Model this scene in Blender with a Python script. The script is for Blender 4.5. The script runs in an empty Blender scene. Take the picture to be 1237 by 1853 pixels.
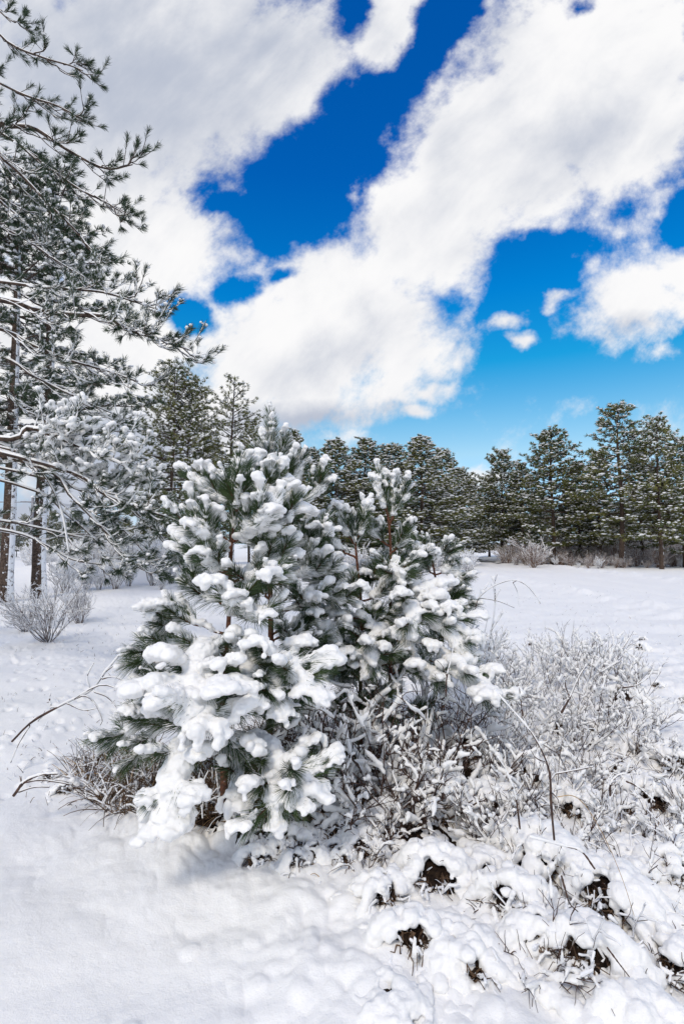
import bpy, math, random
import numpy as np
from mathutils import Vector

# ---------------------------------------------------------------- scene, camera, light
sc = bpy.context.scene
COL = sc.collection
R = math.radians
FPX = 926.5                      # focal length in photograph pixels (18 mm on a 36 mm tall frame)
PITCH = math.atan(58.5 / FPX)
CAM_H = 1.5

cam_data = bpy.data.cameras.new("camera")
cam_data.sensor_fit = 'VERTICAL'
cam_data.sensor_height = 36.0
cam_data.lens = 18.0
cam_data.clip_start = 0.05
cam_data.clip_end = 20000
cam = bpy.data.objects.new("camera", cam_data)
COL.objects.link(cam)
cam.location = (0, 0, CAM_H)
cam.rotation_euler = (R(90) + PITCH, 0, 0)
sc.camera = cam

SUN_EL, SUN_AZ = 47.0, 205.0      # azimuth clockwise from +Y (north); the sun stands behind the camera's left shoulder
SUN_STRENGTH = 1.75
sun_data = bpy.data.lights.new("sun", 'SUN')
sun_data.energy = SUN_STRENGTH
sun_data.angle = R(12)
sun_data.color = (1.0, 0.90, 0.75)
sun = bpy.data.objects.new("sun", sun_data)
COL.objects.link(sun)
_d = Vector((math.sin(R(SUN_AZ)) * math.cos(R(SUN_EL)), math.cos(R(SUN_AZ)) * math.cos(R(SUN_EL)), math.sin(R(SUN_EL))))
sun.rotation_euler = _d.to_track_quat('Z', 'Y').to_euler()

sc.view_settings.view_transform = 'Standard'
sc.view_settings.look = 'None'
sc.view_settings.exposure = 0.0
sc.view_settings.gamma = 1.0
sc.cycles.use_denoising = True
try:
    sc.cycles.denoiser = 'OPENIMAGEDENOISE'
except Exception:
    pass
sc.cycles.max_bounces = 8
sc.cycles.diffuse_bounces = 5
sc.cycles.glossy_bounces = 2
sc.cycles.use_adaptive_sampling = True
sc.cycles.adaptive_threshold = 0.015

# ---------------------------------------------------------------- sky with clouds (laid out by direction)
world = bpy.data.worlds.new("World")
sc.world = world
world.use_nodes = True
world.cycles.sampling_method = 'NONE'
wt = world.node_tree
wt.nodes.clear()
W = wt.nodes.new
def wl(a, b): wt.links.new(a, b)
def wmath(op, a, b=None, c=None, clamp=False):
    n = W('ShaderNodeMath'); n.operation = op; n.use_clamp = clamp
    for i, v in enumerate((a, b, c)):
        if v is None: continue
        if isinstance(v, (int, float)): n.inputs[i].default_value = v
        else: wl(v, n.inputs[i])
    return n.outputs[0]
tc = W('ShaderNodeTexCoord')
sep = W('ShaderNodeSeparateXYZ'); wl(tc.outputs['Generated'], sep.inputs[0])
yy = wmath('MAXIMUM', sep.outputs[1], 0.06)
u_ = wmath('DIVIDE', sep.outputs[0], yy)
v_ = wmath('DIVIDE', sep.outputs[2], yy)
comb = W('ShaderNodeCombineXYZ'); wl(u_, comb.inputs[0]); wl(v_, comb.inputs[1])
plane = comb.outputs[0]
def uv(px, py):
    x, up = (px - 618.5) / FPX, (926.5 - py) / FPX
    Y = math.cos(PITCH) - up * math.sin(PITCH)
    Z = math.sin(PITCH) + up * math.cos(PITCH)
    return x / Y, Z / Y
def mixrgb(f, a, b):
    n = W('ShaderNodeMix'); n.data_type = 'RGBA'
    if isinstance(f, (int, float)): n.inputs[0].default_value = f
    else: wl(f, n.inputs[0])
    for i, v in ((6, a), (7, b)):
        if isinstance(v, tuple): n.inputs[i].default_value = v
        else: wl(v, n.inputs[i])
    return n.outputs[2]
def noise(vec, scale, detail=6, rough=0.55, lac=2.0, dist=0.0, w=0.0):
    n = W('ShaderNodeTexNoise')
    if w:
        mp = W('ShaderNodeVectorMath'); mp.operation = 'ADD'; mp.inputs[1].default_value = (w * 1.7, w * 3.1, w); wl(vec, mp.inputs[0]); vec = mp.outputs[0]
    n.inputs['Scale'].default_value = scale; n.inputs['Detail'].default_value = detail
    n.inputs['Roughness'].default_value = rough; n.inputs['Lacunarity'].default_value = lac
    n.inputs['Distortion'].default_value = dist
    wl(vec, n.inputs['Vector'])
    return n.outputs['Fac']
def smooth(v, lo, hi, a=0.0, b=1.0):
    n = W('ShaderNodeMapRange'); n.interpolation_type = 'SMOOTHSTEP'
    wl(v, n.inputs[0])
    for i, q in enumerate((lo, hi, a, b)): n.inputs[1 + i].default_value = q
    return n.outputs[0]
def blob(px, py, rx, ry, rot, vec):
    """ellipse in the sky; rot in degrees, counter-clockwise as seen from below looking north"""
    cu, cv = uv(px, py)
    m = W('ShaderNodeMapping'); m.vector_type = 'TEXTURE'
    m.inputs['Location'].default_value = (cu, cv, 0)
    m.inputs['Rotation'].default_value = (0, 0, R(rot))
    k = 1.0 + 0.12 * abs(cv)
    m.inputs['Scale'].default_value = (rx / FPX * k, ry / FPX * k, 1)
    wl(vec, m.inputs['Vector'])
    g = W('ShaderNodeTexGradient'); g.gradient_type = 'SPHERICAL'
    wl(m.outputs[0], g.inputs['Vector'])
    return g.outputs['Fac']
def blobs(lst, vec):
    out = None
    for b in lst:
        w = b[5] if len(b) > 5 else 1.0
        g = blob(*b[:5], vec)
        if w != 1.0: g = wmath('MULTIPLY', g, w)
        out = g if out is None else wmath('SMOOTH_MAX', out, g, 0.08)
    return out
# warp the lookup a little so that blob outlines are irregular
warp = W('ShaderNodeTexNoise'); warp.inputs['Scale'].default_value = 5.0; warp.inputs['Detail'].default_value = 5
warp.inputs['Roughness'].default_value = 0.6
wl(plane, warp.inputs['Vector'])
wv = W('ShaderNodeVectorMath'); wv.operation = 'SUBTRACT'; wl(warp.outputs['Color'], wv.inputs[0]); wv.inputs[1].default_value = (.5, .5, .5)
ws = W('ShaderNodeVectorMath'); ws.operation = 'MULTIPLY_ADD'; wl(wv.outputs[0], ws.inputs[0]); ws.inputs[1].default_value = (.12, .12, 0); wl(plane, ws.inputs[2])
pw = ws.outputs[0]
CLOUDS = [  # px, py, rx, ry, rot, weight
    (250, 120, 480, 330, 0, 1.6), (420, 130, 320, 240, 20, 1.5), (100, 330, 420, 330, 0, 1.5),
    (280, 440, 230, 190, 0, 1.3), (380, 470, 150, 90, 0, .8), (100, 640, 380, 300, 0, 1.5), (430, 460, 110, 60, 10, .9),
    (1080, 150, 360, 300, 35, 1.6), (900, 270, 300, 250, 30, 1.6), (1010, 70, 260, 170, 20, 1.3), (780, 410, 220, 200, 35, 1.5),
    (600, 520, 270, 170, 20, 1.5), (700, 600, 200, 160, 30, 1.3), (520, 640, 300, 190, 0, 1.6), (560, 730, 240, 90, 10, 1.3),
    (400, 770, 260, 150, 0, 1.3), (1180, 240, 220, 170, 50, 1.2), (200, 800, 330, 220, 0, 1.4), (60, 930, 420, 110, 0, .9),
    (1150, 545, 190, 110, 14, 1.25), (1237, 500, 150, 95, 20, 1.2), (1090, 590, 90, 50, 0, .9),
    (920, 568, 58, 36, 20, 1.2), (998, 538, 58, 28, 15, 1.2), (947, 606, 52, 28, 0, 1.2),
    (700, 50, 130, 120, 60, 1.25), (690, 700, 120, 70, 20, 1.0), (765, 706, 66, 28, -10, .8), (748, 740, 38, 24, 0, .9),
    (1090, 415, 240, 62, 12, .42), (1200, 370, 150, 90, 40, .75), (1190, 648, 90, 24, 10, .5), (866, 872, 80, 30, 0, 1.0),
    (590, 800, 130, 30, 5, .6), (480, 470, 100, 60, 40, .7), (700, 240, 90, 130, -30, .7),
]
HOLES = [
    (1010, 500, 60, 90, 10, .7), (1120, 690, 200, 50, 0, .6), (960, 640, 120, 60, 0, .5),
    (545, 330, 150, 125, 25, 1.35), (440, 368, 110, 50, 0, .9), (600, 280, 110, 120, 50, 1.2), (660, 200, 90, 170, -35, 1.0), (780, 75, 56, 140, -38, 1.25),
    (600, 220, 70, 120, -20, .7), (830, 10, 50, 90, -30, 1.2), (632, 20, 46, 80, 0, .9), (440, 520, 60, 30, 25, .9), (515, 492, 46, 24, 10, .8),
    (335, 568, 72, 46, -10, 1.3), (1050, 8, 34, 34, 0, .7), (990, 445, 190, 40, 8, .7), (940, 500, 110, 80, 50, .9), (1130, 375, 70, 44, 40, .35),
    (1237, 400, 60, 60, 0, 1.1), (655, 355, 30, 80, 0, .7), (590, 600, 60, 34, 30, .5), (1237, 60, 40, 50, 0, .6), (610, 380, 60, 60, 0, .9), (370, 350, 60, 30, 20, .5),
]
cm = blobs(CLOUDS, pw)
hm = blobs(HOLES, pw)
m = wmath('SUBTRACT', cm, hm)
# the part of the sky behind the camera gets broken cloud from noise alone
n_dir = noise(tc.outputs['Generated'], 1.6, 5, .6, w=2.0)
back = smooth(sep.outputs[1], 0.35, 0.0)
m_back = smooth(n_dir, .41, .55, 0.0, 1.0)
mm = W('ShaderNodeMix'); mm.data_type = 'FLOAT'; wl(back, mm.inputs[0]); wl(m, mm.inputs[2]); wl(m_back, mm.inputs[3])
m = mm.outputs[0]
# stretch of fibrous detail along the wind (lower left to upper right)
fib = W('ShaderNodeMapping'); fib.vector_type = 'TEXTURE'; fib.inputs['Rotation'].default_value = (0, 0, R(48)); fib.inputs['Scale'].default_value = (1.7, 1.0, 1); wl(plane, fib.inputs[0])
n1 = noise(fib.outputs[0], 6.0, 11, .62, w=1.0, dist=.2)
n2 = noise(plane, 20.0, 7, .64, w=3.0)
nn = wmath('ADD', wmath('MULTIPLY', wmath('SUBTRACT', n1, .5), 2.2), wmath('MULTIPLY', wmath('SUBTRACT', n2, .5), 1.05))
dens = wmath('MULTIPLY_ADD', m, 1.1, nn)
alpha = smooth(dens, 0.02, 0.86)
# brightness inside the clouds: billows lit from above right, greyer where they are thick and overhead
n3 = noise(plane, 3.0, 3, .45, w=7.0)
off = W('ShaderNodeVectorMath'); off.operation = 'ADD'; wl(fib.outputs[0], off.inputs[0]); off.inputs[1].default_value = (.035, .03, 0)
n5 = noise(off.outputs[0], 6.0, 5, .60, w=1.0, dist=.2)
GREY = [(230, 130, 440, 280, 0, 1.1), (480, 80, 260, 180, 0, .9), (560, 660, 170, 70, 15, .55), (560, 765, 230, 50, 6, 1.1), (215, 830, 220, 110, 0, 1.6), (60, 935, 360, 90, 0, 1.5), (660, 560, 60, 80, 30, .45),
        (1060, 250, 170, 90, 35, .6), (1150, 600, 90, 30, 5, .6), (900, 60, 130, 100, 30, .5), (380, 300, 150, 200, 40, .5), (700, 740, 60, 26, 10, .6), (800, 300, 60, 120, -10, .4)]
gm = blobs(GREY, pw)
shade = wmath('ADD', wmath('MULTIPLY', gm, .92), wmath('MULTIPLY', wmath('SUBTRACT', n3, .5), 1.1))
shade = wmath('ADD', shade, wmath('MULTIPLY', wmath('SUBTRACT', n5, n1), 1.1))
shade = smooth(shade, -.20, .95)
cloud_col = mixrgb(shade, (.97, .965, .97, 1), (.50, .545, .65, 1))
sky = W('ShaderNodeTexSky'); sky.sky_type = 'NISHITA'; sky.sun_disc = False
sky.sun_elevation = R(SUN_EL); sky.sun_rotation = R(SUN_AZ); sky.altitude = 600; sky.air_density = 1.0; sky.dust_density = .4; sky.ozone_density = 2.5
# a polarised, deeper blue: the Nishita sky tinted by height
grad = W('ShaderNodeValToRGB'); wl(sep.outputs[2], grad.inputs[0])
cr = grad.color_ramp
cr.elements[0].position = 0.0; cr.elements[0].color = (.55, .72, 1.15, 1)
cr.elements[1].position = .8; cr.elements[1].color = (.003, .60, 1.40, 1)
for _p, _c in ((.08, (.74, .92, 1.1)), (.17, (1.02, 1.16, 1.05)), (.23, (.68, 1.14, 1.13)), (.33, (.06, 1.04, 1.27)), (.44, (.004, .90, 1.46)), (.60, (.003, .65, 1.41))):
    e = cr.elements.new(_p); e.color = _c + (1,)
tint = W('ShaderNodeMix'); tint.data_type = 'RGBA'; tint.blend_type = 'MULTIPLY'; tint.inputs[0].default_value = 1
wl(sky.outputs[0], tint.inputs[6]); wl(grad.outputs[0], tint.inputs[7])
SKY = 0.13
cs = W('ShaderNodeVectorMath'); cs.operation = 'SCALE'; wl(cloud_col, cs.inputs[0]); cs.inputs['Scale'].default_value = 1 / SKY
final = mixrgb(alpha, tint.outputs[2], cs.outputs[0])
bg = W('ShaderNodeBackground'); wl(final, bg.inputs[0]); bg.inputs[1].default_value = SKY
wo = W('ShaderNodeOutputWorld'); wl(bg.outputs[0], wo.inputs[0])

# ---------------------------------------------------------------- materials
def mat(name, col, rough=.9, spec=.2, build=None):
    m = bpy.data.materials.new(name); m.use_nodes = True
    nt = m.node_tree; b = nt.nodes['Principled BSDF']
    b.inputs['Base Color'].default_value = (*col, 1); b.inputs['Roughness'].default_value = rough
    b.inputs['Specular IOR Level'].default_value = spec
    if build: build(nt, b)
    return m
def N(nt, t, **kw):
    n = nt.nodes.new(t)
    for k, v in kw.items():
        if k.startswith('_'): setattr(n, k[1:], v)
        else: n.inputs[k].default_value = v
    return n
def vary(c0, c1, scale, bump=0.0, bscale=None, detail=5):
    """base colour wandering between two tones, with an optional bump"""
    def f(nt, b):
        geo = N(nt, 'ShaderNodeNewGeometry')
        nz = N(nt, 'ShaderNodeTexNoise', Scale=scale, Detail=detail, Roughness=.6); nt.links.new(geo.outputs['Position'], nz.inputs['Vector'])
        cr_ = nt.nodes.new('ShaderNodeValToRGB'); cr_.color_ramp.elements[0].position = .35; cr_.color_ramp.elements[1].position = .65
        cr_.color_ramp.elements[0].color = (*c0, 1); cr_.color_ramp.elements[1].color = (*c1, 1)
        nt.links.new(nz.outputs['Fac'], cr_.inputs[0]); nt.links.new(cr_.outputs[0], b.inputs['Base Color'])
        if bump:
            n2_ = N(nt, 'ShaderNodeTexNoise', Scale=bscale or scale * 4, Detail=4, Roughness=.65); nt.links.new(geo.outputs['Position'], n2_.inputs['Vector'])
            bp = N(nt, 'ShaderNodeBump', Strength=1.0, Distance=bump); nt.links.new(n2_.outputs['Fac'], bp.inputs['Height']); nt.links.new(bp.outputs[0], b.inputs['Normal'])
    return f
def snow_build(nt, b):
    geo = N(nt, 'ShaderNodeNewGeometry')
    n1_ = N(nt, 'ShaderNodeTexNoise', Scale=9.0, Detail=9, Roughness=.62); nt.links.new(geo.outputs['Position'], n1_.inputs['Vector'])
    n2_ = N(nt, 'ShaderNodeTexNoise', Scale=160.0, Detail=3, Roughness=.7); nt.links.new(geo.outputs['Position'], n2_.inputs['Vector'])
    b1 = N(nt, 'ShaderNodeBump', Strength=.6, Distance=.02); nt.links.new(n1_.outputs['Fac'], b1.inputs['Height'])
    b2 = N(nt, 'ShaderNodeBump', Strength=.7, Distance=.003); nt.links.new(n2_.outputs['Fac'], b2.inputs['Height']); nt.links.new(b1.outputs[0], b2.inputs['Normal'])
    nt.links.new(b2.outputs[0], b.inputs['Normal'])
M = {}
M['snow'] = mat('snow', (.88, .875, .865), .75, .25, snow_build)
M['frost'] = mat('rime_snow', (.82, .825, .84), .8, .2)
M['needle'] = mat('pine_needles', (.035, .062, .024), .45, .4, vary((.022, .052, .020), (.070, .110, .032), 7))
M['needle_far'] = mat('pine_needles_old', (.07, .075, .03), .6, .3, vary((.062, .088, .026), (.20, .195, .060), .9))
M['needle_near'] = mat('pine_needles_grey', (.05, .065, .045), .5, .3, vary((.020, .038, .020), (.050, .080, .038), 3))
def bark_build(nt, b):
    vary((.028, .020, .017), (.12, .085, .065), 22, .012, 34)(nt, b)
    # wind-driven snow plastered on the weather side of the trunk
    geo = N(nt, 'ShaderNodeNewGeometry')
    dt = N(nt, 'ShaderNodeVectorMath', _operation='DOT_PRODUCT'); nt.links.new(geo.outputs['True Normal'], dt.inputs[0]); dt.inputs[1].default_value = (.97, -.05, .25)
    nz = N(nt, 'ShaderNodeTexNoise', Scale=9.0, Detail=6, Roughness=.7); nt.links.new(geo.outputs['Position'], nz.inputs['Vector'])
    ad = N(nt, 'ShaderNodeMath', _operation='MULTIPLY_ADD'); nt.links.new(nz.outputs['Fac'], ad.inputs[0]); ad.inputs[1].default_value = 2.6; nt.links.new(dt.outputs['Value'], ad.inputs[2])
    mr = N(nt, 'ShaderNodeMapRange'); nt.links.new(ad.outputs[0], mr.inputs[0]); mr.inputs[1].default_value = 1.95; mr.inputs[2].default_value = 2.12
    mx = N(nt, 'ShaderNodeMix', _data_type='RGBA'); nt.links.new(mr.outputs[0], mx.inputs[0])
    old = b.inputs['Base Color'].links[0].from_socket
    nt.links.new(old, mx.inputs[6]); mx.inputs[7].default_value = (.82, .84, .88, 1); nt.links.new(mx.outputs[2], b.inputs['Base Color'])
M['bark'] = mat('pine_bark', (.07, .05, .04), .9, .2, bark_build)
M['bark_young'] = mat('young_bark', (.13, .05, .03), .8, .2, vary((.06, .030, .022), (.20, .085, .05), 60, .003, 90))
M['twig'] = mat('twig_bark', (.06, .035, .028), .7, .3, vary((.028, .017, .015), (.11, .062, .045), 40))
M['twig_grey'] = mat('grey_twig_bark', (.12, .10, .09), .8, .2, vary((.075, .062, .06), (.19, .15, .14), 15))
M['brush'] = mat('brush_bark', (.16, .10, .08), .8, .2, vary((.10, .065, .05), (.26, .17, .13), 8))
M['grass'] = mat('dead_grass', (.12, .07, .04), .8, .2, vary((.030, .018, .012), (.17, .105, .062), 25))
M['straw'] = mat('straw', (.42, .27, .12), .6, .3, vary((.30, .17, .07), (.50, .36, .2), 30))
M['litter'] = mat('shade_litter', (.02, .014, .010), .95, .1, vary((.006, .004, .004), (.035, .022, .014), 45, .012, 70))  # shade is put into this near-black tone, for hollows and under the pines
M['asphalt'] = mat('wet_asphalt', (.045, .045, .05), .35, .5, vary((.03, .03, .034), (.10, .10, .11), 2.0, .01, 40))
M['steel'] = mat('galvanised_steel', (.22, .23, .25), .5, .5, vary((.17, .18, .20), (.28, .29, .30), 8))
M['wire'] = mat('wire', (.25, .25, .28), .6, .4, vary((.2, .2, .22), (.3, .3, .33), 3))

# ---------------------------------------------------------------- numpy noise
def _hash(ix, iy, iz, seed):
    h = (ix.astype(np.int64) * 374761393 + iy.astype(np.int64) * 668265263 + iz.astype(np.int64) * 2147483647 + seed * 1274126177) & 0xffffffff
    h = ((h ^ (h >> 13)) * 1274126177) & 0xffffffff
    h = h ^ (h >> 16)
    return (h & 0xffffff) / float(0xffffff)
def vnoise(P, seed=0):
    """value noise in 3-D (P: n x 3) in -1..1"""
    i = np.floor(P); f = P - i; f = f * f * f * (f * (f * 6 - 15) + 10)
    x, y, z = i[:, 0], i[:, 1], i[:, 2]
    def h(a, b, c): return _hash(x + a, y + b, z + c, seed)
    fx, fy, fz = f[:, 0], f[:, 1], f[:, 2]
    a = h(0, 0, 0) * (1 - fx) + h(1, 0, 0) * fx; b = h(0, 1, 0) * (1 - fx) + h(1, 1, 0) * fx
    c = h(0, 0, 1) * (1 - fx) + h(1, 0, 1) * fx; d = h(0, 1, 1) * (1 - fx) + h(1, 1, 1) * fx
    return 2 * ((a * (1 - fy) + b * fy) * (1 - fz) + (c * (1 - fy) + d * fy) * fz) - 1
def fbm(P, scale, octv=4, seed=0, gain=.5):
    out = 0; a = 1; s = scale; tot = 0
    for k in range(octv):
        out = out + a * vnoise(P * s + 17.3 * k, seed + k * 7); tot += a; a *= gain; s *= 2.03
    return out / tot
def fbm2(x, y, scale, octv=4, seed=0, gain=.5):
    return fbm(np.stack([x, y, np.zeros_like(x)], 1), scale, octv, seed, gain)
def worley(x, y, scale, seed):
    """distance to the nearest of jittered points, in cells"""
    X, Y = x * scale, y * scale
    ix, iy = np.floor(X), np.floor(Y); best = np.full_like(X, 9.0); z0 = np.zeros_like(X)
    for a in (-1, 0, 1):
        for b in (-1, 0, 1):
            cx = ix + a + _hash(ix + a, iy + b, z0, seed); cy = iy + b + _hash(ix + a, iy + b, z0 + 5, seed)
            best = np.minimum(best, (X - cx) ** 2 + (Y - cy) ** 2)
    return np.sqrt(best)
def sstep(x, a, b):
    t = np.clip((x - a) / (b - a), 0, 1); return t * t * (3 - 2 * t)

# ---------------------------------------------------------------- mesh building
class MB:
    """collects vertices and tri / quad faces with materials; build() makes one mesh"""
    def __init__(s): s.v = []; s.n = 0; s.q = []; s.qm = []; s.t = []; s.tm = []; s.mats = []
    def mi(s, m):
        if m not in s.mats: s.mats.append(m)
        return s.mats.index(m)
    def add(s, V, quads=None, tris=None, m='snow', qmat=None):
        V = np.asarray(V, dtype=np.float64).reshape(-1, 3)
        i = s.mi(m)
        if quads is not None and len(quads):
            s.q.append(np.asarray(quads) + s.n); s.qm.append(np.full(len(quads), i) if qmat is None else qmat)
        if tris is not None and len(tris):
            s.t.append(np.asarray(tris) + s.n); s.tm.append(np.full(len(tris), i) if qmat is None else qmat)
        s.v.append(V); s.n += len(V)
    def mesh(s, name, smooth=True, off=None):
        me = bpy.data.meshes.new(name)
        if not s.v: return me
        V = np.concatenate(s.v)
        if off is not None: V = V - np.asarray(off)
        Q = np.concatenate(s.q).astype(np.int32) if s.q else np.zeros((0, 4), np.int32)
        T = np.concatenate(s.t).astype(np.int32) if s.t else np.zeros((0, 3), np.int32)
        qm = np.concatenate(s.qm) if s.q else np.zeros(0); tm = np.concatenate(s.tm) if s.t else np.zeros(0)
        loops = np.concatenate([Q.ravel(), T.ravel()]).astype(np.int32)
        nq, nt_ = len(Q), len(T)
        start = np.concatenate([np.arange(nq) * 4, nq * 4 + np.arange(nt_) * 3]).astype(np.int32)
        total = np.concatenate([np.full(nq, 4), np.full(nt_, 3)]).astype(np.int32)
        me.vertices.add(len(V)); me.vertices.foreach_set('co', V.astype(np.float32).ravel())
        me.loops.add(len(loops)); me.loops.foreach_set('vertex_index', loops)
        me.polygons.add(nq + nt_); me.polygons.foreach_set('loop_start', start); me.polygons.foreach_set('loop_total', total)
        me.polygons.foreach_set('material_index', np.concatenate([qm, tm]).astype(np.int32))
        me.polygons.foreach_set('use_smooth', np.full(nq + nt_, smooth))
        for k in s.mats: me.materials.append(M[k])
        me.update(calc_edges=True)
        return me
def nrm(a): return a / np.maximum(np.linalg.norm(a, axis=-1, keepdims=True), 1e-9)
def tubes(mb, P, Rd, S=5, m='twig', flat=None):
    """P: n x k x 3 centre lines, Rd: n x k radii; closed with a pointed end"""
    P = np.asarray(P, float); Rd = np.asarray(Rd, float)
    if P.ndim == 2: P = P[None]; Rd = Rd[None]
    n, k = P.shape[:2]
    T = np.empty_like(P); T[:, 1:-1] = P[:, 2:] - P[:, :-2]; T[:, 0] = P[:, 1] - P[:, 0]; T[:, -1] = P[:, -1] - P[:, -2]
    T = nrm(T)
    mt = nrm(T.mean(1)); ref = np.where(np.abs(mt[:, 2:3]) > .85, np.array([[1., 0, 0]]), np.array([[0, 0, 1.]]))[:, None, :]
    A = nrm(np.cross(T, np.broadcast_to(ref, T.shape))); B = np.cross(A, T)
    ang = np.arange(S) * 2 * np.pi / S
    ring = P[:, :, None, :] + Rd[:, :, None, None] * (np.cos(ang)[None, None, :, None] * A[:, :, None, :] + np.sin(ang)[None, None, :, None] * B[:, :, None, :])
    V = ring.reshape(-1, 3)
    b0 = (np.arange(n) * k * S)[:, None, None]; r0 = (np.arange(k - 1) * S)[None, :, None]; a0 = np.arange(S)[None, None, :]; a1 = (a0 + 1) % S
    q = np.stack([b0 + r0 + a0, b0 + r0 + a1, b0 + r0 + S + a1, b0 + r0 + S + a0], -1).reshape(-1, 4)
    base = mb.n
    mb.add(V, quads=q, m=m)
    # end caps as small tips
    tip = P[:, -1] + T[:, -1] * Rd[:, -1:] * .8
    tail = P[:, 0] - T[:, 0] * Rd[:, :1] * .6
    idx0 = base + np.arange(n)[:, None] * k * S + (k - 1) * S + np.arange(S)[None]
    idx1 = base + np.arange(n)[:, None] * k * S + np.arange(S)[None]
    off = mb.n
    ti = off + np.arange(n)[:, None]; tj = off + n + np.arange(n)[:, None]
    tr = np.concatenate([np.stack([idx0, np.roll(idx0, -1, 1), np.broadcast_to(ti, idx0.shape)], -1).reshape(-1, 3),
                         np.stack([np.roll(idx1, -1, 1), idx1, np.broadcast_to(tj, idx1.shape)], -1).reshape(-1, 3)])
    mb.add(np.concatenate([tip, tail]), m=m)
    mb.t.append(tr); mb.tm.append(np.full(len(tr), mb.mi(m)))
def blades(mb, base, d, L, w, mats_idx, rng, sag=0.0, tipw=.25):
    """flat needles of two segments; mats_idx indexes mb.mats"""
    n = len(base); L = np.broadcast_to(L, n)[:, None]; w = np.broadcast_to(w, n)[:, None]
    d = nrm(d); side = nrm(np.cross(d, rng.normal(size=(n, 3))))
    mid = base + d * L * .55; tip = base + d * L; tip = tip - np.array([0, 0, 1.]) * sag * L; mid = mid - np.array([0, 0, 1.]) * sag * L * .25
    V = np.stack([base - side * w * .4, base + side * w * .4, mid - side * w * .5, mid + side * w * .5, tip - side * w * tipw * .5, tip + side * w * tipw * .5], 1).reshape(-1, 3)
    o = (np.arange(n) * 6)[:, None]
    q = np.concatenate([o + np.array([[0, 1, 3, 2]]), o + np.array([[2, 3, 5, 4]])], 0)
    mb.add(V, quads=q, qmat=np.concatenate([mats_idx, mats_idx]), m=mb.mats[0])
def _ico(sub):
    import bmesh
    bm = bmesh.new(); bmesh.ops.create_icosphere(bm, subdivisions=sub, radius=1.0)
    bm.verts.ensure_lookup_table()
    V = np.array([v.co[:] for v in bm.verts]); F = np.array([[v.index for v in f.verts] for f in bm.faces]); bm.free()
    return V, F
ICO = {k: _ico(k) for k in (1, 2, 3)}
def balls(mb, C, Rr, sub=1, m='snow', jitter=0.0, rng=None):
    """ellipsoids: C n x 3, Rr n x 3"""
    C = np.asarray(C, float); Rr = np.asarray(Rr, float)
    if len(C) == 0: return
    if Rr.ndim == 1: Rr = np.repeat(Rr[:, None], 3, 1)
    V, F = ICO[sub]; n = len(C)
    W_ = V[None] * Rr[:, None, :]
    if jitter: W_ = W_ * (1 + jitter * rng.uniform(-1, 1, (n, len(V), 1)))
    W_ = W_ + C[:, None, :]
    mb.add(W_.reshape(-1, 3), tris=(F[None] + (np.arange(n) * len(V))[:, None, None]).reshape(-1, 3), m=m)
def link(o, parent=None, loc=None):
    COL.objects.link(o)
    if parent is not None: o.parent = parent
    if loc is not None: o.location = loc
    return o
def world_loc(o):
    v = np.array(o.location)
    while o.parent: o = o.parent; v = v + np.array(o.location)
    return v
def put(name, mb, parent=None, smooth=True, loc=None):
    """link the collected world-space geometry as one mesh object under parent"""
    if parent is not None: off = world_loc(parent)
    else: off = np.array(loc) if loc is not None else np.zeros(3)
    me = mb.mesh(name, smooth, off)
    return link(bpy.data.objects.new(name, me), parent, loc if parent is None else None)
def tag(o, label=None, cat=None, group=None, kind=None):
    if label: o['label'] = label
    if cat: o['category'] = cat
    if group: o['group'] = group
    if kind: o['kind'] = kind
    return o
def empty(name, loc, label, cat, group=None):
    o = bpy.data.objects.new(name, None); o.empty_display_size = .2
    link(o, None, loc); return tag(o, label, cat, group)
def copy_tree(o, parent=None):
    c = o.copy(); COL.objects.link(c)
    if parent is not None: c.parent = parent
    for ch in list(o.children): copy_tree(ch, c)
    return c
def remesh(C, Rr, voxel, smooth=3, noise_amp=.004, noise_scale=14.0, seed=0, off=None, name='snow'):
    """many overlapping lumps melted into one smooth body of snow"""
    mb = MB(); balls(mb, C, Rr, sub=2)
    me = mb.mesh('lumps'); o = bpy.data.objects.new('lumps', me); COL.objects.link(o)
    r = o.modifiers.new('r', 'REMESH'); r.mode = 'VOXEL'; r.voxel_size = voxel; r.use_smooth_shade = True
    s_ = o.modifiers.new('s', 'SMOOTH'); s_.factor = .5; s_.iterations = smooth
    dg = bpy.context.evaluated_depsgraph_get()
    out = bpy.data.meshes.new_from_object(o.evaluated_get(dg), depsgraph=dg); out.name = name
    bpy.data.objects.remove(o); bpy.data.meshes.remove(me)
    n = len(out.vertices); co = np.empty(n * 3, np.float32); out.vertices.foreach_get('co', co); co = co.reshape(-1, 3).astype(float)
    no = np.empty(n * 3, np.float32); out.vertex_normals.foreach_get('vector', no); no = no.reshape(-1, 3)
    if noise_amp:
        co = co + no * (noise_amp * (1.3 * fbm(co, noise_scale, 3, seed) + .45 * vnoise(co * noise_scale * 3.6, seed + 50) + .25 * vnoise(co * noise_scale * 8, seed + 51)))[:, None]
    if off is not None: co = co - np.asarray(off)
    out.vertices.foreach_set('co', co.astype(np.float32).ravel())
    out.materials.clear(); out.materials.append(M['snow']); out.update()
    return out
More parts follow.
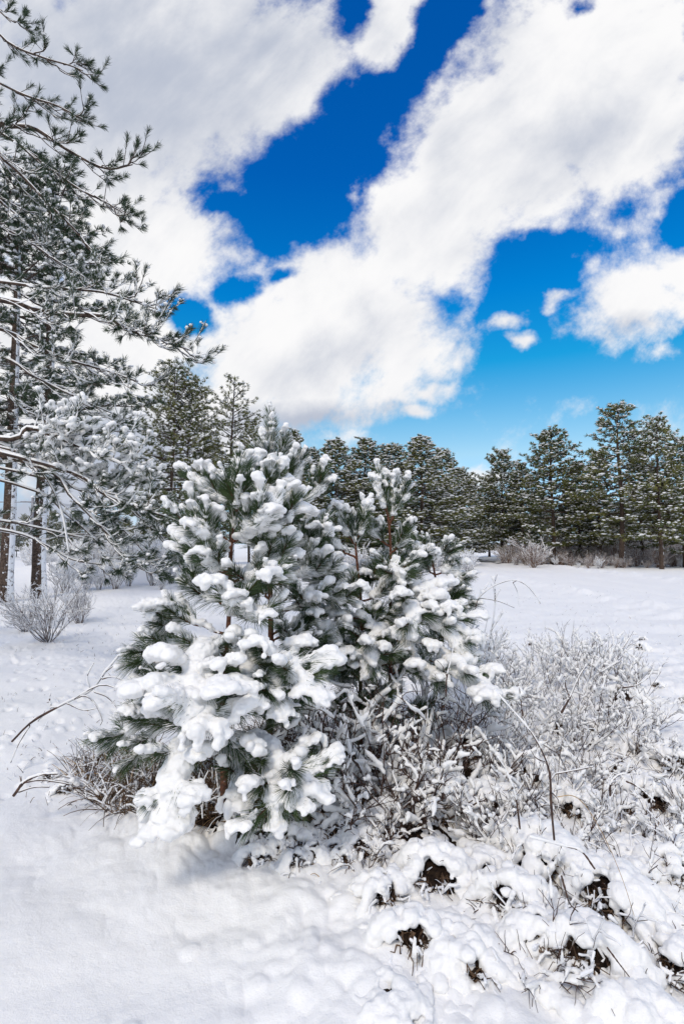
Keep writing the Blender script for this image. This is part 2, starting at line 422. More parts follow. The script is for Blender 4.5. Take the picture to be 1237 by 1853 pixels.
def spline(pts, k=14):
    """Catmull-Rom through the points, k samples"""
    P = np.asarray(pts, float); n = len(P)
    if n == 2: return P[0] + (P[1] - P[0]) * np.linspace(0, 1, k)[:, None]
    E = np.vstack([2 * P[0] - P[1], P, 2 * P[-1] - P[-2]])
    u = np.linspace(0, n - 1 - 1e-6, k); i = u.astype(int); t = (u - i)[:, None]
    a, b, c, d = E[i], E[i + 1], E[i + 2], E[i + 3]
    return .5 * (2 * b + (c - a) * t + (2 * a - 5 * b + 4 * c - d) * t ** 2 + (3 * b - a - 3 * c + d) * t ** 3)
def pt(px, py, d):
    """a point at depth d (metres north of the camera) seen at a given direction"""
    x, up = (px - 618.5) / FPX, (926.5 - py) / FPX
    Y = math.cos(PITCH) - up * math.sin(PITCH); Z = math.sin(PITCH) + up * math.cos(PITCH)
    return np.array([x / Y * d, d, CAM_H + Z / Y * d])

# ---------------------------------------------------------------- terrain height
def road_x(y): return np.interp(y, [0, 6, 12, 25, 40, 60, 90, 200], [10.5, 10.6, 10.6, 10.2, 11.2, 15.2, 24, 62])
def height(x, y):
    x = np.asarray(x, float); y = np.asarray(y, float)
    r = np.hypot(x, y)
    h = .05 * fbm2(x, y, .45, 3, 11) + .35 * sstep(r, 60, 400) * fbm2(x, y, .01, 3, 12)
    # the snowed-in bank behind the hanging branches
    h += .85 * np.exp(-((x + 10.5) / 4.6) ** 2 - ((y - 21.5) / 3.6) ** 2)
    road = sstep(np.abs(x - road_x(y)), 4.2, 2.6) * sstep(y, 2, 9)
    near = 1 - sstep(r, 9, 30)
    # smooth drifts in the near left, lumpy heaped snow over low growth at the right and round the pines
    lump = sstep(x + .30 * (y - 1.2), -.55, .5) * (1 - sstep(y, 6.0, 9.5)) * (1 - sstep(x - .62 * y, .5, 1.4) * .55) + np.exp(-((x + .55) / .95) ** 2 - ((y - 3.0) / .8) ** 2) * .9
    lump = np.clip(lump, 0, 1) * (1 - .9 * road)
    w1 = worley(x + .05 * fbm2(x, y, 5, 2, 3), y, 4.3, 5); w2 = worley(x, y + .03 * fbm2(x, y, 9, 2, 8), 9.5, 6); w3 = worley(x, y, 19, 9)
    cap = lambda w: np.sqrt(np.clip(1 - (w / 1.0) ** 2, 0, 1))
    xw = x + .10 * fbm2(x, y, 4, 2, 61); yw = (y + .10 * fbm2(x, y, 4, 2, 62)) * .8
    w4 = worley(xw, yw, 6.5, 15); w5 = worley(xw * 1.02, yw * 1.3, 14, 16)
    h += lump * (.075 * (cap(w1) - .5) + .065 * (cap(w4) - .5) * sstep(fbm2(x, y, 1.7, 2, 63), -.5, .3) + .034 * (cap(w5) - .5) * sstep(fbm2(x, y, 2.7, 2, 64), -.35, .25) + .010 * (cap(w3) - .5) + .06 * fbm2(x, y, 2.3, 3, 21) + .014 * fbm2(x, y, 16, 3, 22))
    left = (1 - lump) * near
    h += left * (.055 * fbm2(x, y, 1.5, 3, 31) + .010 * fbm2(x, y, 6, 3, 32) * sstep(y, 1.5, 3.2))
    h += left * .022 * sstep(worley(x, y, 4.2, 90), .20, .08) * sstep(fbm2(x, y, .9, 2, 91), -.1, .3)
    rough = left * sstep(y, 2.6, 4.0) * (1 - sstep(y, 14, 22)) * (1 - road)
    spot = sstep(fbm2(x, y, 1.3, 2, 77), -.15, .4)
    h += rough * spot * (.030 * (cap(w2) - .6) + .012 * (cap(w3) - .6))
    h -= rough * .03 * sstep(worley(x, y, 3.1, 41), .16, .05)
    # ruts and ploughed edge of the track
    dx = x - road_x(y)
    h -= road * (.06 * np.exp(-((dx - .9) / .26) ** 2) + .06 * np.exp(-((dx + .9) / .26) ** 2) + .035 * np.exp(-((dx - .3) / .2) ** 2) + .010 * fbm2(x * 2.5, y * .25, 2, 3, 55))
    h += sstep(y, 3, 9) * (1 - sstep(y, 40, 60)) * .13 * np.exp(-((np.abs(dx) - 3.3) / .6) ** 2) * (1 + fbm2(x, y, 3, 3, 56))
    # the camera stands in a trodden hollow; nothing rises into the lens
    return h
def gz(x, y): return float(height(np.array([x]), np.array([y]))[0])
def gpt(px, py):
    """the ground point seen at a photograph pixel"""
    x, up = (px - 618.5) / FPX, (926.5 - py) / FPX
    Y = math.cos(PITCH) - up * math.sin(PITCH); Z = math.sin(PITCH) + up * math.cos(PITCH)
    t = CAM_H / -Z
    return np.array([x * t, Y * t, gz(x * t, Y * t)])

# ---------------------------------------------------------------- ground
def build_ground():
    rings = [.35]
    while rings[-1] < 9: rings.append(rings[-1] * 1.0065 + .0008)
    while rings[-1] < 60: rings.append(rings[-1] * 1.012)
    while rings[-1] < 6000: rings.append(rings[-1] * 1.06)
    rings = np.array(rings)
    a = np.concatenate([np.linspace(-46, 46, 760), np.linspace(46, 314, 150)[1:-1]]) * np.pi / 180
    X = rings[:, None] * np.sin(a)[None]; Y = rings[:, None] * np.cos(a)[None]
    Z = height(X.ravel(), Y.ravel())
    nr, na = X.shape
    V = np.stack([X.ravel(), Y.ravel(), Z], 1)
    i = np.arange(nr - 1)[:, None] * na; j = np.arange(na)[None]; j1 = (j + 1) % na
    q = np.stack([i + j, i + na + j, i + na + j1, i + j1], -1).reshape(-1, 4)[:, ::-1]
    mb = MB(); mb.add(V, quads=q, m='snow')
    c = np.array([[0, 0, gz(0, 0)]]); base = mb.n; mb.add(c, m='snow')
    jj = np.arange(na); mb.t.append(np.stack([jj, (jj + 1) % na, np.full(na, base)], 1)[:, ::-1]); mb.tm.append(np.full(na, 0))
    return tag(put('snow_ground', mb), kind='structure')
build_ground()
# bare wet patches on the track where it enters the woods
def patch(cx, cy, rx, ry, seed):
    t = np.linspace(0, 2 * np.pi, 41)[:-1]
    rr = 1 + .45 * fbm(np.stack([np.cos(t) * 2, np.sin(t) * 2, t * 0 + seed], 1), 1.3, 3, seed)
    mb = MB(); n = len(t)
    P = []
    for s_ in (1.0, .66, .33):
        x = cx + rx * rr * s_ * np.cos(t); y = cy + ry * rr * s_ * np.sin(t); P.append(np.stack([x, y, height(x, y) + .012 - .006 * s_], 1))
    P.append(np.array([[cx, cy, gz(cx, cy) + .012]]))
    V = np.concatenate(P); q = []; tr = []
    for k in range(2):
        for i in range(n): j = (i + 1) % n; q.append((k * n + i, k * n + j, (k + 1) * n + j, (k + 1) * n + i))
    for i in range(n): tr.append((2 * n + i, 2 * n + (i + 1) % n, 3 * n))
    mb.add(V, quads=q, m='asphalt'); mb.t.append(np.array(tr)); mb.tm.append(np.full(len(tr), 0))
    return mb
for k, (px_, py_, rx_, ry_) in enumerate([(876, 1016, 1.3, 1.5), (845, 1012, 1.6, 3.0), (905, 1019, .6, .8)]):
    g_ = gpt(px_, py_)
    tag(put('road_surface', patch(g_[0], g_[1], rx_, ry_, 3 + k)), kind='structure')

# ---------------------------------------------------------------- young snow-loaded pines
UP = np.array([0, 0, 1.])
def shoot_needles(mb, path, n, L, w, frost, rng, tipfan=.35, sag=.12):
    """long needles all round a shoot, thickest toward its end"""
    path = np.asarray(path); k = len(path)
    t = rng.beta(1.5, 1.0, n); u = t * (k - 1); i = np.minimum(u.astype(int), k - 2); f = (u - i)[:, None]
    base = path[i] * (1 - f) + path[i + 1] * f
    tan = nrm(path[i + 1] - path[i])
    rad = rng.normal(size=(n, 3)); rad = nrm(rad - tan * (rad * tan).sum(1, keepdims=True))
    spread = .85 - tipfan * t[:, None] + rng.uniform(-.15, .15, (n, 1))
    d = nrm(tan * 1.0 + rad * spread + UP * .12)
    pf = frost - .33 + .30 * rad[:, 2] - .12 * (1 - t)
    isf = rng.uniform(size=n) < pf
    LL = L * rng.uniform(.8, 1.12, n)
    idx = np.where(isf, mb.mi('frost'), mb.mi('needle'))
    blades(mb, base, d, LL, np.where(isf, w * 1.7, w * 1.15), idx, rng, sag)
def hero_branch(root, pts, r0=.009, snow=.055, nshoot=5, frost=.42, seed=0, vox=.0075, droop=0.0, nl=.105, cover=1.0, up=0.35, name='branch', tipsnow=1.0):
    rng = np.random.default_rng(seed * 13 + 5)
    P = spline(pts, 16); L = np.linalg.norm(np.diff(P, axis=0), axis=1).sum()
    P[1:-1] += rng.normal(0, .004, (14, 3))
    snow = snow * .74
    wood = MB(); tubes(wood, P, np.linspace(r0, .0035, 16), 6, 'bark_young')
    nd = MB(); nd.mi('needle'); nd.mi('frost')
    C = []; Rr = []
    shoots = []
    i0 = max(0, int(16 - 1 - .20 / max(L, .2) * 15))
    shoots.append(P[min(i0, 11):])
    for s_ in range(nshoot):
        t = (.35 + .6 * (s_ + rng.uniform(0, .8)) / max(nshoot, 1)); t = min(t, .97) if L > .25 else rng.uniform(.2, .8)
        i = int(t * 15); p = P[i]; tan = nrm(P[min(i + 1, 15)] - P[max(i - 1, 0)])
        az = rng.uniform(.5, 1.1) * (1 if s_ % 2 else -1)
        c, s2 = math.cos(az), math.sin(az)
        d = np.array([tan[0] * c - tan[1] * s2, tan[0] * s2 + tan[1] * c, tan[2] * .6]); d = nrm(d + UP * rng.uniform(up * .3, up * 1.3))
        ll = rng.uniform(.09, .17) * (1 if L > .3 else .75)
        q = p + d * np.linspace(0, ll, 6)[:, None] + UP * (np.linspace(0, 1, 6) ** 2 * .03)[:, None]
        tubes(wood, q, np.linspace(.0045, .003, 6), 5, 'bark_young'); shoots.append(q)
    for q in shoots:
        ln = np.linalg.norm(q[-1] - q[0]); shoot_needles(nd, q, int(70 + 780 * ln), nl, .0019, frost, rng)
    if snow > 0:
        # a ridge along the top of the branch
        nn_ = int(L / (snow * .30)) + 2
        tt = np.linspace(.12 if L > .3 else .3, 1.0, nn_)
        Q = np.stack([np.interp(tt * 15, np.arange(16), P[:, k]) for k in range(3)], 1)
        env = (.6 + .5 * sstep(tt, .1, .65)) * cover
        n1_ = .72 + .5 * (fbm(Q, 5.5, 2, seed) + .3) + rng.uniform(-.1, .1, nn_)
        rr = snow * env * n1_ * sstep(fbm(Q, 9, 2, seed + 3), -.95, -.1)
        keep = rr > .012
        C.append((Q + UP * (rr * .55)[:, None] + rng.normal(0, snow * .12, Q.shape))[keep]); Rr.append(np.stack([rr * 1.05, rr * 1.05, rr * .8], 1)[keep])
        for q in shoots[1:]:
            if rng.uniform() < .4:
                i_ = int(rng.integers(8, 16)); a_, b_ = q[-1], P[i_]; nb_ = int(rng.integers(3, 6)); u_b = np.linspace(.15, .85, nb_)[:, None]
                r2 = snow * rng.uniform(.35, .75, nb_); C.append(a_ + (b_ - a_) * u_b + UP * (.01 + snow * .15) - UP * (u_b * (1 - u_b)) * .05); Rr.append(np.stack([r2, r2, r2 * .6], 1))
        for q in shoots:
            tan = nrm(q[-1] - q[0]); ext = np.concatenate([q, q[-1] + tan * np.array([[.025], [.05], [.075]])])
            m_ = len(ext); w_ = np.linspace(.15, .72, m_) * rng.uniform(.5, 1.1) * tipsnow
            rr = snow * w_; lift = .012 + rr * .5; kk = rr > .010
            C.append((ext + UP * lift[:, None] + rng.normal(0, .004, ext.shape))[kk]); Rr.append(np.stack([rr, rr, rr * .75], 1)[kk])
            # a domed cap resting on the fan of needles at the tip
            if rng.uniform() < .36 and q is not shoots[0]: continue
            nc = int(rng.integers(6, 13)); ct = ext[-2] + UP * (.018 + .30 * snow); sd = nrm(np.cross(tan, UP) + 1e-4); fw = nrm(tan * [1, 1, .3])
            sz_ = snow * .86 * min(1.9, math.exp(rng.normal(0, .42))) * tipsnow
            a_ = rng.uniform(-1, 1, nc); b_ = rng.uniform(-1, 1, nc) * .9; rad_ = np.sqrt(a_ ** 2 + b_ ** 2).clip(0, 1.3)
            cc = ct + sd * (a_ * sz_ * .95)[:, None] + fw * (b_ * sz_ * 1.25)[:, None] - UP * (rad_ ** 2 * sz_ * .42)[:, None]
            r2 = sz_ * (.78 - .30 * rad_) * rng.uniform(.8, 1.15, nc); C.append(cc); Rr.append(np.stack([r2, r2, r2 * .58], 1))
            # lobes sagging over the rim of the cap
            nl_ = int(rng.integers(1, 5)); an = rng.uniform(0, 6.28, nl_); rim = ct + sd * (np.cos(an) * sz_ * 1.05)[:, None] + fw * (np.sin(an) * sz_ * 1.2)[:, None]
            for dz in (.35, .7, 1.05):
                r4 = sz_ * rng.uniform(.22, .42, nl_) * (1.15 - .3 * dz); C.append(rim - UP * (dz * sz_ * rng.uniform(.5, 1.0, nl_))[:, None]); Rr.append(np.stack([r4, r4, r4 * 1.2], 1))
    b = put(name, wood, root)
    put('needles', nd, b, smooth=False)
    if snow > 0:
        C = np.concatenate(C); Rr = np.concatenate(Rr)
        ns_ = len(C); j = rng.integers(0, ns_, int(ns_ * 1.3)); dv = nrm(rng.normal(size=(len(j), 3)) * [1, 1, .7]); r3 = Rr[j, 0] * rng.uniform(.22, .5, len(j))
        C = np.vstack([C, C[j] + dv * Rr[j] * .85]); Rr = np.vstack([Rr, np.stack([r3, r3, r3 * .8], 1)])
        ok = C[:, 2] - Rr[:, 2] > -1
        me = remesh(C[ok], Rr[ok], vox, 2, .0115, 14, seed, off=world_loc(root), name='snow_load')
        link(bpy.data.objects.new('snow_load', me), b)
    return b
def px_path(lst, d0):
    out = []; d = d0
    for p in lst:
        if len(p) > 2: d = p[2]
        out.append(pt(p[0], p[1], d))
    return out
def young_pine(label, trunk, d0, branches, fill, seed, r0=.022, fill_z=(.35, 1.5), fill_len=.38, top_frost=.5, top=True, rows=(0, 1)):
    T = px_path(trunk, d0); g = T[0].copy(); g[2] = gz(g[0], g[1]); T[0][2] = g[2] - .05
    root = empty('young_pine', g, label, 'pine tree', 'young snow-laden pines at the roadside')
    rng = np.random.default_rng(seed)
    P = spline(T, 26); mb = MB(); rr = np.linspace(r0, .006, 26)
    tubes(mb, P, rr, 8, 'bark_young'); put('trunk', mb, root)
    # the leader with its own needles
    k = 0
    if top:
        hero_branch(root, P[-7:], .007, .036, 3, top_frost, seed + 900, up=1.2, name='leader', cover=.6, tipsnow=.9)
    for br in branches:
        opt = {}
        if isinstance(br[-1], dict): opt = br[-1]; br = br[:-1]
        pts = px_path(br, d0)
        hero_branch(root, pts, seed=seed * 100 + k, **opt); k += 1
    # shorter inner branches in rings, so that the crown is full from every side
    H0, H1 = P[0, 2], P[-1, 2]
    for j in range(fill):
        z = H0 + (H1 - H0) * (rng.uniform(*fill_z) if fill_z[1] <= 1 else rng.uniform(.12, .70))
        i = int(np.argmin(abs(P[:, 2] - z))); p = P[i]
        t = (z - H0) / (H1 - H0); az = rng.uniform(0, 2 * np.pi)
        ln = fill_len * .8 * (1.15 - .95 * t) * rng.uniform(.7, 1.15)
        d = np.array([math.cos(az), math.sin(az), 0])
        pts = [p, p + d * ln * .5 + UP * .06, p + d * ln + UP * rng.uniform(-.10, .10)]
        hero_branch(root, pts, .006, rng.uniform(.022, .045) if j % 3 else 0.0, 4, .38, seed * 100 + 500 + j, vox=.010, cover=rng.uniform(.5, 1))
    return root

big = dict(snow=.078, nshoot=6)
A = young_pine('nearest young pine, round snow caps over dark green needle fans, heavy snow at its foot',
    [(405, 1452), (406, 1330), (408, 1200), (414, 1120), (418, 1000), (428, 905)], 2.85, [
    [(428, 915), (428, 895), (436, 866), dict(snow=.050, nshoot=4, up=1.3, frost=.25)],
    [(426, 918), (400, 905), (375, 890), (368, 880), dict(snow=.052, nshoot=5, up=1.1, frost=.25)],
    [(430, 918), (462, 905), (488, 892), (500, 884), dict(snow=.058, nshoot=5, up=1.0, frost=.25)],
    [(428, 925, 2.85), (430, 915, 2.68), (434, 885, 2.6), dict(snow=.034, nshoot=5, up=1.2, frost=.2)],
    [(428, 915, 2.85), (445, 890, 2.9), (455, 860, 2.95), dict(snow=.058, nshoot=4, up=1.2, frost=.25)],
    [(420, 985), (385, 962), (352, 935), dict(snow=.046, nshoot=4, up=.9)],
    [(422, 980, 2.85), (462, 965, 2.7), (482, 938, 2.62), dict(snow=.066, nshoot=5, up=.8)],
    [(424, 975), (490, 955), (530, 935), dict(snow=.06, nshoot=5, up=.8)],
    [(420, 1000, 2.85), (385, 985, 2.68), (362, 962, 2.6), dict(snow=.055, nshoot=5, up=.7)],
    [(418, 1040), (370, 1022), (330, 1004), dict(snow=.06, nshoot=5)],
    [(418, 1040), (390, 1030, 2.7), (372, 1012, 2.62), dict(snow=.05, nshoot=4)],
    [(418, 1045), (470, 1030), (515, 1012), dict(snow=.056, nshoot=5, frost=.3)],
    [(420, 1050, 2.85), (455, 1050, 2.65), (495, 1052, 2.55), dict(snow=.046, nshoot=5, frost=.22)],
    [(415, 1095), (375, 1082), (350, 1068), dict(snow=.05, nshoot=5)],
    [(416, 1110, 2.85), (420, 1098, 2.62), (424, 1086, 2.5), dict(snow=.062, nshoot=2, tipsnow=1.1)],
    [(416, 1110, 2.85), (455, 1118, 2.62), (474, 1118, 2.48), dict(snow=.062, nshoot=2, tipsnow=1.1)],
    [(414, 1150), (360, 1132), (322, 1122), (298, 1140), dict(snow=.050, nshoot=6, frost=.42)],
    [(412, 1200), (350, 1182), (300, 1172), (280, 1180), (262, 1205), dict(snow=.046, nshoot=7, frost=.34)],
    [(412, 1215), (350, 1225), (290, 1245), (262, 1272), dict(snow=.045, nshoot=7, frost=.3)],
    [(410, 1240), (330, 1275), (280, 1300), (235, 1325), (205, 1350), dict(snow=.044, nshoot=8, frost=.5)],
    [(410, 1270), (330, 1300), (280, 1330), (255, 1368), dict(snow=.042, nshoot=6, frost=.5)],
    [(410, 1190, 2.85), (385, 1170, 2.7), (362, 1195, 2.5), (350, 1245, 2.35), (348, 1300, 2.25), dict(big, snow=.092)],
    [(410, 1195, 2.85), (375, 1205, 2.6), (360, 1270, 2.3), (372, 1300, 2.22), dict(big, snow=.070)],
    [(410, 1280, 2.85), (370, 1300, 2.55), (335, 1350, 2.35), (318, 1410, 2.25), (305, 1462, 2.2), dict(big, snow=.072, nshoot=5)],
    [(410, 1290, 2.85), (380, 1310, 2.6), (400, 1300, 2.45), (398, 1330, 2.4), dict(snow=.05, nshoot=4)],
    [(412, 1195, 2.85), (470, 1178, 2.65), (515, 1205, 2.5), (555, 1245, 2.42), dict(big, snow=.074)],
    [(412, 1200, 2.85), (440, 1185, 2.62), (450, 1215, 2.5), (452, 1240, 2.47), dict(snow=.056, nshoot=4)],
    [(412, 1210, 2.85), (455, 1200, 2.65), (490, 1230, 2.5), (500, 1270, 2.45), dict(snow=.058, nshoot=5, frost=.3)],
    [(410, 1330, 2.85), (455, 1340, 2.62), (500, 1375, 2.42), (535, 1405, 2.35), (550, 1425, 2.3), dict(big, snow=.072)],
    [(410, 1330, 2.85), (470, 1370, 2.55), (500, 1420, 2.36), (500, 1465, 2.3), dict(big, snow=.064, nshoot=5)],
    [(410, 1340, 2.85), (430, 1370, 2.6), (430, 1430, 2.42), dict(snow=.058, nshoot=3)],
    [(412, 1280), (460, 1290), (520, 1300), dict(snow=.026, nshoot=6, frost=.3)],
    [(412, 1240, 2.9), (470, 1250, 3.0), (540, 1270, 3.05), dict(snow=.024, nshoot=7, frost=.25)],
    ], 6, 1, fill_len=.38)
B = young_pine('tallest young pine, narrow snow-plastered spire standing behind the nearest one',
    [(486, 1425), (488, 1300), (490, 1150), (488, 1000), (491, 900), (492, 840), (493, 778)], 3.35, [
    [(492, 850), (480, 835), (470, 822), dict(snow=.032, nshoot=4, up=1.2, frost=.6)],
    [(492, 850), (508, 835), (518, 818), dict(snow=.032, nshoot=4, up=1.2, frost=.6)],
    [(492, 870), (475, 850), (482, 822), dict(snow=.034, nshoot=5, up=1.1, frost=.5)],
    [(492, 905), (520, 880), (545, 850), dict(snow=.044, nshoot=4, up=1.0, frost=.55)],
    [(493, 900), (512, 875), (522, 858), dict(snow=.044, nshoot=4, up=1.0, frost=.45)],
    [(495, 965), (540, 928), (572, 892), (588, 880), dict(snow=.046, nshoot=4, up=.9, frost=.45)],
    [(493, 930), (520, 915), (532, 905), dict(snow=.05, nshoot=4, up=.9)],
    [(490, 1000), (545, 985), (585, 968), dict(snow=.052, nshoot=6, up=.7)],
    [(490, 1030), (545, 1018), (570, 1005), dict(snow=.05, nshoot=5)],
    [(490, 1060), (555, 1042), (605, 1035), dict(snow=.062, nshoot=5)],
    [(490, 1090), (545, 1078), (590, 1082), (620, 1090), dict(snow=.066, nshoot=5)],
    [(490, 1110), (540, 1100), (565, 1085, 3.15), dict(snow=.055, nshoot=5)],
    [(490, 1150), (540, 1128), (590, 1140), (615, 1180), dict(snow=.058, nshoot=5, frost=.25)],
    [(490, 1180), (550, 1172), (600, 1200), dict(snow=.03, nshoot=6, frost=.25)],
    [(490, 1000), (455, 985), (440, 960), dict(snow=.045, nshoot=4)],
    ], 10, 2, r0=.024, fill_len=.42)
C_ = young_pine('young pine with dense green tufts between the tall spire and the forked one',
    [(652, 1300), (652, 1200), (654, 1110), (645, 1010), (640, 950)], 3.6, [
    [(642, 985), (625, 960), (618, 935), dict(snow=.042, nshoot=4, up=1.0)],
    [(642, 980), (655, 958), (660, 940), dict(snow=.04, nshoot=4, up=1.0)],
    [(644, 1010), (610, 990), (592, 975), dict(snow=.04, nshoot=4, up=.9)],
    [(648, 1040), (610, 1020), (585, 990), dict(snow=.044, nshoot=5, up=.8, frost=.3)],
    [(650, 1080), (610, 1062), (570, 1058), dict(snow=.052, nshoot=5)],
    [(652, 1090), (690, 1075), (700, 1050), dict(snow=.048, nshoot=5)],
    [(652, 1120), (605, 1108), (575, 1115), dict(snow=.056, nshoot=4)],
    [(654, 1130), (690, 1115), (725, 1130), (735, 1165), dict(snow=.062, nshoot=4)],
    [(652, 1150, 3.6), (660, 1160, 3.4), (672, 1195, 3.25), dict(snow=.06, nshoot=4)],
    [(652, 1200), (610, 1190), (575, 1205), dict(snow=.04, nshoot=6, frost=.25)],
    ], 14, 3, r0=.016, fill_len=.36)
D = young_pine('slim young pine forked into two snow-capped tips at the right of the clump',
    [(706, 1300), (706, 1190), (706, 1080), (706, 985), (700, 925), (690, 885)], 3.75, [
    [(703, 940), (690, 905), (682, 880), dict(snow=.044, nshoot=2, up=1.3)],
    [(705, 945), (722, 915), (735, 898), dict(snow=.046, nshoot=4, up=.9)],
    [(705, 950), (712, 920), (710, 892), dict(snow=.044, nshoot=3, up=1.2)],
    [(706, 990), (680, 972), (668, 960), dict(snow=.036, nshoot=4, up=.9)],
    [(706, 1000), (728, 985), (738, 972), dict(snow=.036, nshoot=4, up=.9)],
    [(706, 1040), (740, 1022), (768, 1010), dict(snow=.045, nshoot=5)],
    [(706, 1070, 3.75), (740, 1062, 3.6), (790, 1100, 3.45), (830, 1140, 3.35), dict(snow=.072, nshoot=6, frost=.5)],
    [(706, 1060), (680, 1048), (655, 1058), dict(snow=.05, nshoot=4)],
    [(706, 1080, 3.75), (725, 1080, 3.5), (745, 1110, 3.35), (745, 1140, 3.3), dict(snow=.07, nshoot=3, frost=.2)],
    [(706, 1110, 3.75), (760, 1110, 3.5), (810, 1150, 3.35), (835, 1180, 3.3), dict(snow=.070, nshoot=6, frost=.35)],
    [(706, 1160, 3.75), (770, 1165, 3.5), (820, 1205, 3.3), (862, 1245, 3.2), (880, 1265, 3.15), dict(snow=.068, nshoot=6, frost=.3)],
    [(706, 1190, 3.75), (760, 1215, 3.4), (800, 1240, 3.2), dict(snow=.066, nshoot=5, frost=.25)],
    [(706, 1130, 3.75), (690, 1140, 3.5), (672, 1175, 3.35), (665, 1210, 3.3), dict(snow=.070, nshoot=4, frost=.3)],
    [(706, 1030, 3.75), (712, 1030, 3.55), (722, 1050, 3.45), dict(snow=.055, nshoot=4, frost=.4)],
    [(706, 1200), (660, 1205), (620, 1225), dict(snow=.045, nshoot=6, frost=.25)],
    ], 14, 4, r0=.016, fill_len=.36)
E_ = young_pine('smallest young pine, drooping snowy sprays, outermost of the clump beside the frosted saplings',
    [(800, 1210), (798, 1120), (788, 1050), (776, 985)], 4.4, [
    [(780, 1000), (760, 990), (748, 1000), dict(snow=.04, nshoot=4, frost=.35)],
    [(782, 1010), (805, 1000), (822, 1015), dict(snow=.05, nshoot=5, frost=.35)],
    [(786, 1040), (815, 1035), (835, 1055), dict(snow=.05, nshoot=5, frost=.4)],
    [(786, 1040), (765, 1030), (745, 1040), dict(snow=.04, nshoot=5, frost=.35)],
    [(790, 1070), (820, 1072), (838, 1095), dict(snow=.045, nshoot=5, frost=.3)],
    ], 7, 5, r0=.016, fill_len=.36)

# ---------------------------------------------------------------- grown pines
def grow_pine(seed, H, cb, Rm, tuft=.19, nb=9, bw=.022, dens=1.0, snow=1.0, needle='needle_far', whorl=.36, lean=0.0, top_sharp=.75, sub=6, sparse_top=0.0, tw=1.0, droop=0.0):
    """crown base cb (fraction of H), crown radius Rm; returns trunk, branches, crown as mesh builders around the origin"""
    rng = np.random.default_rng(seed)
    tr = MB(); k = 16; zz = np.linspace(0, H, k)
    P = np.stack([lean * zz + .05 * H / 10 * np.sin(zz * .8 + seed), .04 * np.sin(zz * .6 + seed * 2), zz], 1); P[:, :2] -= P[0, :2]; P[0, 2] = -.3
    r_ = .014 * H * (1 - zz / H) ** .8 + .015; r_[0] *= 1.25
    tubes(tr, P, r_, 9, 'bark')
    br = MB(); cr_ = MB(); cr_.mi(needle); cr_.mi('frost')
    z = cb * H; TP = []; TD = []
    subP = []; subR = []
    while z < H - .12:
        t = (z - cb * H) / (H - cb * H)
        prof = (1 - t) ** top_sharp * (.62 + .38 * min(1, t * 3.5)) + .06
        m_ = int(rng.integers(4, 7) * min(1, .55 + dens * .5))
        a0 = rng.uniform(0, 6.28)
        for b in range(m_):
            if rng.uniform() > dens * (1 - sparse_top * t): continue
            az = a0 + b * 6.28 / m_ + rng.uniform(-.35, .35)
            L = Rm * prof * rng.uniform(.45, 1.2) + .12
            el = (-.18 + .95 * t ** 1.4) + rng.uniform(-.15, .15) - droop * (1 - t)
            p0 = np.array([np.interp(z, zz, P[:, 0]), np.interp(z, zz, P[:, 1]), z + rng.uniform(-.1, .1)])
            d = np.array([math.cos(az) * math.cos(el), math.sin(az) * math.cos(el), math.sin(el)])
            s_ = np.linspace(0, 1, 6)[:, None]
            Q = p0 + d * L * s_ + UP * (.16 * L * s_ ** 2.2) + rng.normal(0, .025 * L, (6, 3)) * s_
            subP.append(Q); subR.append(np.linspace(.010 + .012 * L, .006, 6))
            ns = max(3, int(sub * min(1.3, .45 + L / Rm)))
            for j in range(ns):
                f = .28 + .72 * (j + rng.uniform(0, .9)) / ns; f = min(f, 1)
                i = min(int(f * 5), 4); q = Q[i] + (Q[i + 1] - Q[i]) * (f * 5 - i)
                sd = rng.uniform(.5, 1.2) * (1 if j % 2 else -1) if j < ns - 1 else 0
                c, s2 = math.cos(sd), math.sin(sd)
                e = nrm(np.array([d[0] * c - d[1] * s2, d[0] * s2 + d[1] * c, d[2] * .5 + rng.uniform(.0, .35)]))
                ll = (.22 + .38 * L * (1 - .6 * f)) * rng.uniform(.6, 1.1)
                S2 = q + e * ll * s_ + UP * .12 * ll * s_ ** 2
                subP.append(S2); subR.append(np.linspace(.009, .005, 6))
                nt_ = max(2, int(ll / (tuft * .62)))
                for u in range(nt_):
                    g = .35 + .65 * (u + 1) / nt_
                    TP.append(q + e * ll * g + UP * .12 * ll * g * g + rng.normal(0, tuft * .22, 3)); TD.append(nrm(e + UP * rng.uniform(.2, 1.0) + rng.normal(0, .35, 3)))
        z += whorl * rng.uniform(.75, 1.2) * (1 - .35 * t)
    # leader
    for u in range(4): TP.append(P[-1] - UP * .12 * u); TD.append(nrm(UP + rng.normal(0, .25, 3)))
    tubes(br, np.array(subP), np.array(subR) * tw, 4, 'bark')
    TP = np.array(TP); TD = np.array(TD); n = len(TP)
    rel = rng.normal(size=(n, nb, 3)); dd = nrm(TD[:, None, :] * 1.15 + nrm(rel) * .95)
    base = np.repeat(TP[:, None, :], nb, 1) - TD[:, None, :] * tuft * .25
    isf = rng.uniform(size=(n, nb)) < (.02 + .07 * snow * np.clip(dd[:, :, 2], 0, 1))
    blades(cr_, base.reshape(-1, 3), dd.reshape(-1, 3), tuft * rng.uniform(.7, 1.1, n * nb), bw, isf.reshape(-1).astype(int), rng, .08, .35)
    if snow > 0:
        keep = rng.uniform(size=n) < .72 * snow
        c = TP[keep] + TD[keep] * tuft * .30 + UP * tuft * .24
        rr = tuft * rng.uniform(.18, .50, len(c))
        balls(cr_, c + rng.normal(0, tuft * .1, c.shape), np.stack([rr * rng.uniform(.7, 1.7, len(c)), rr * rng.uniform(.7, 1.7, len(c)), rr * .45], 1), 1, 'frost', .28, rng)
    return tr, br, cr_
class Proto: pass
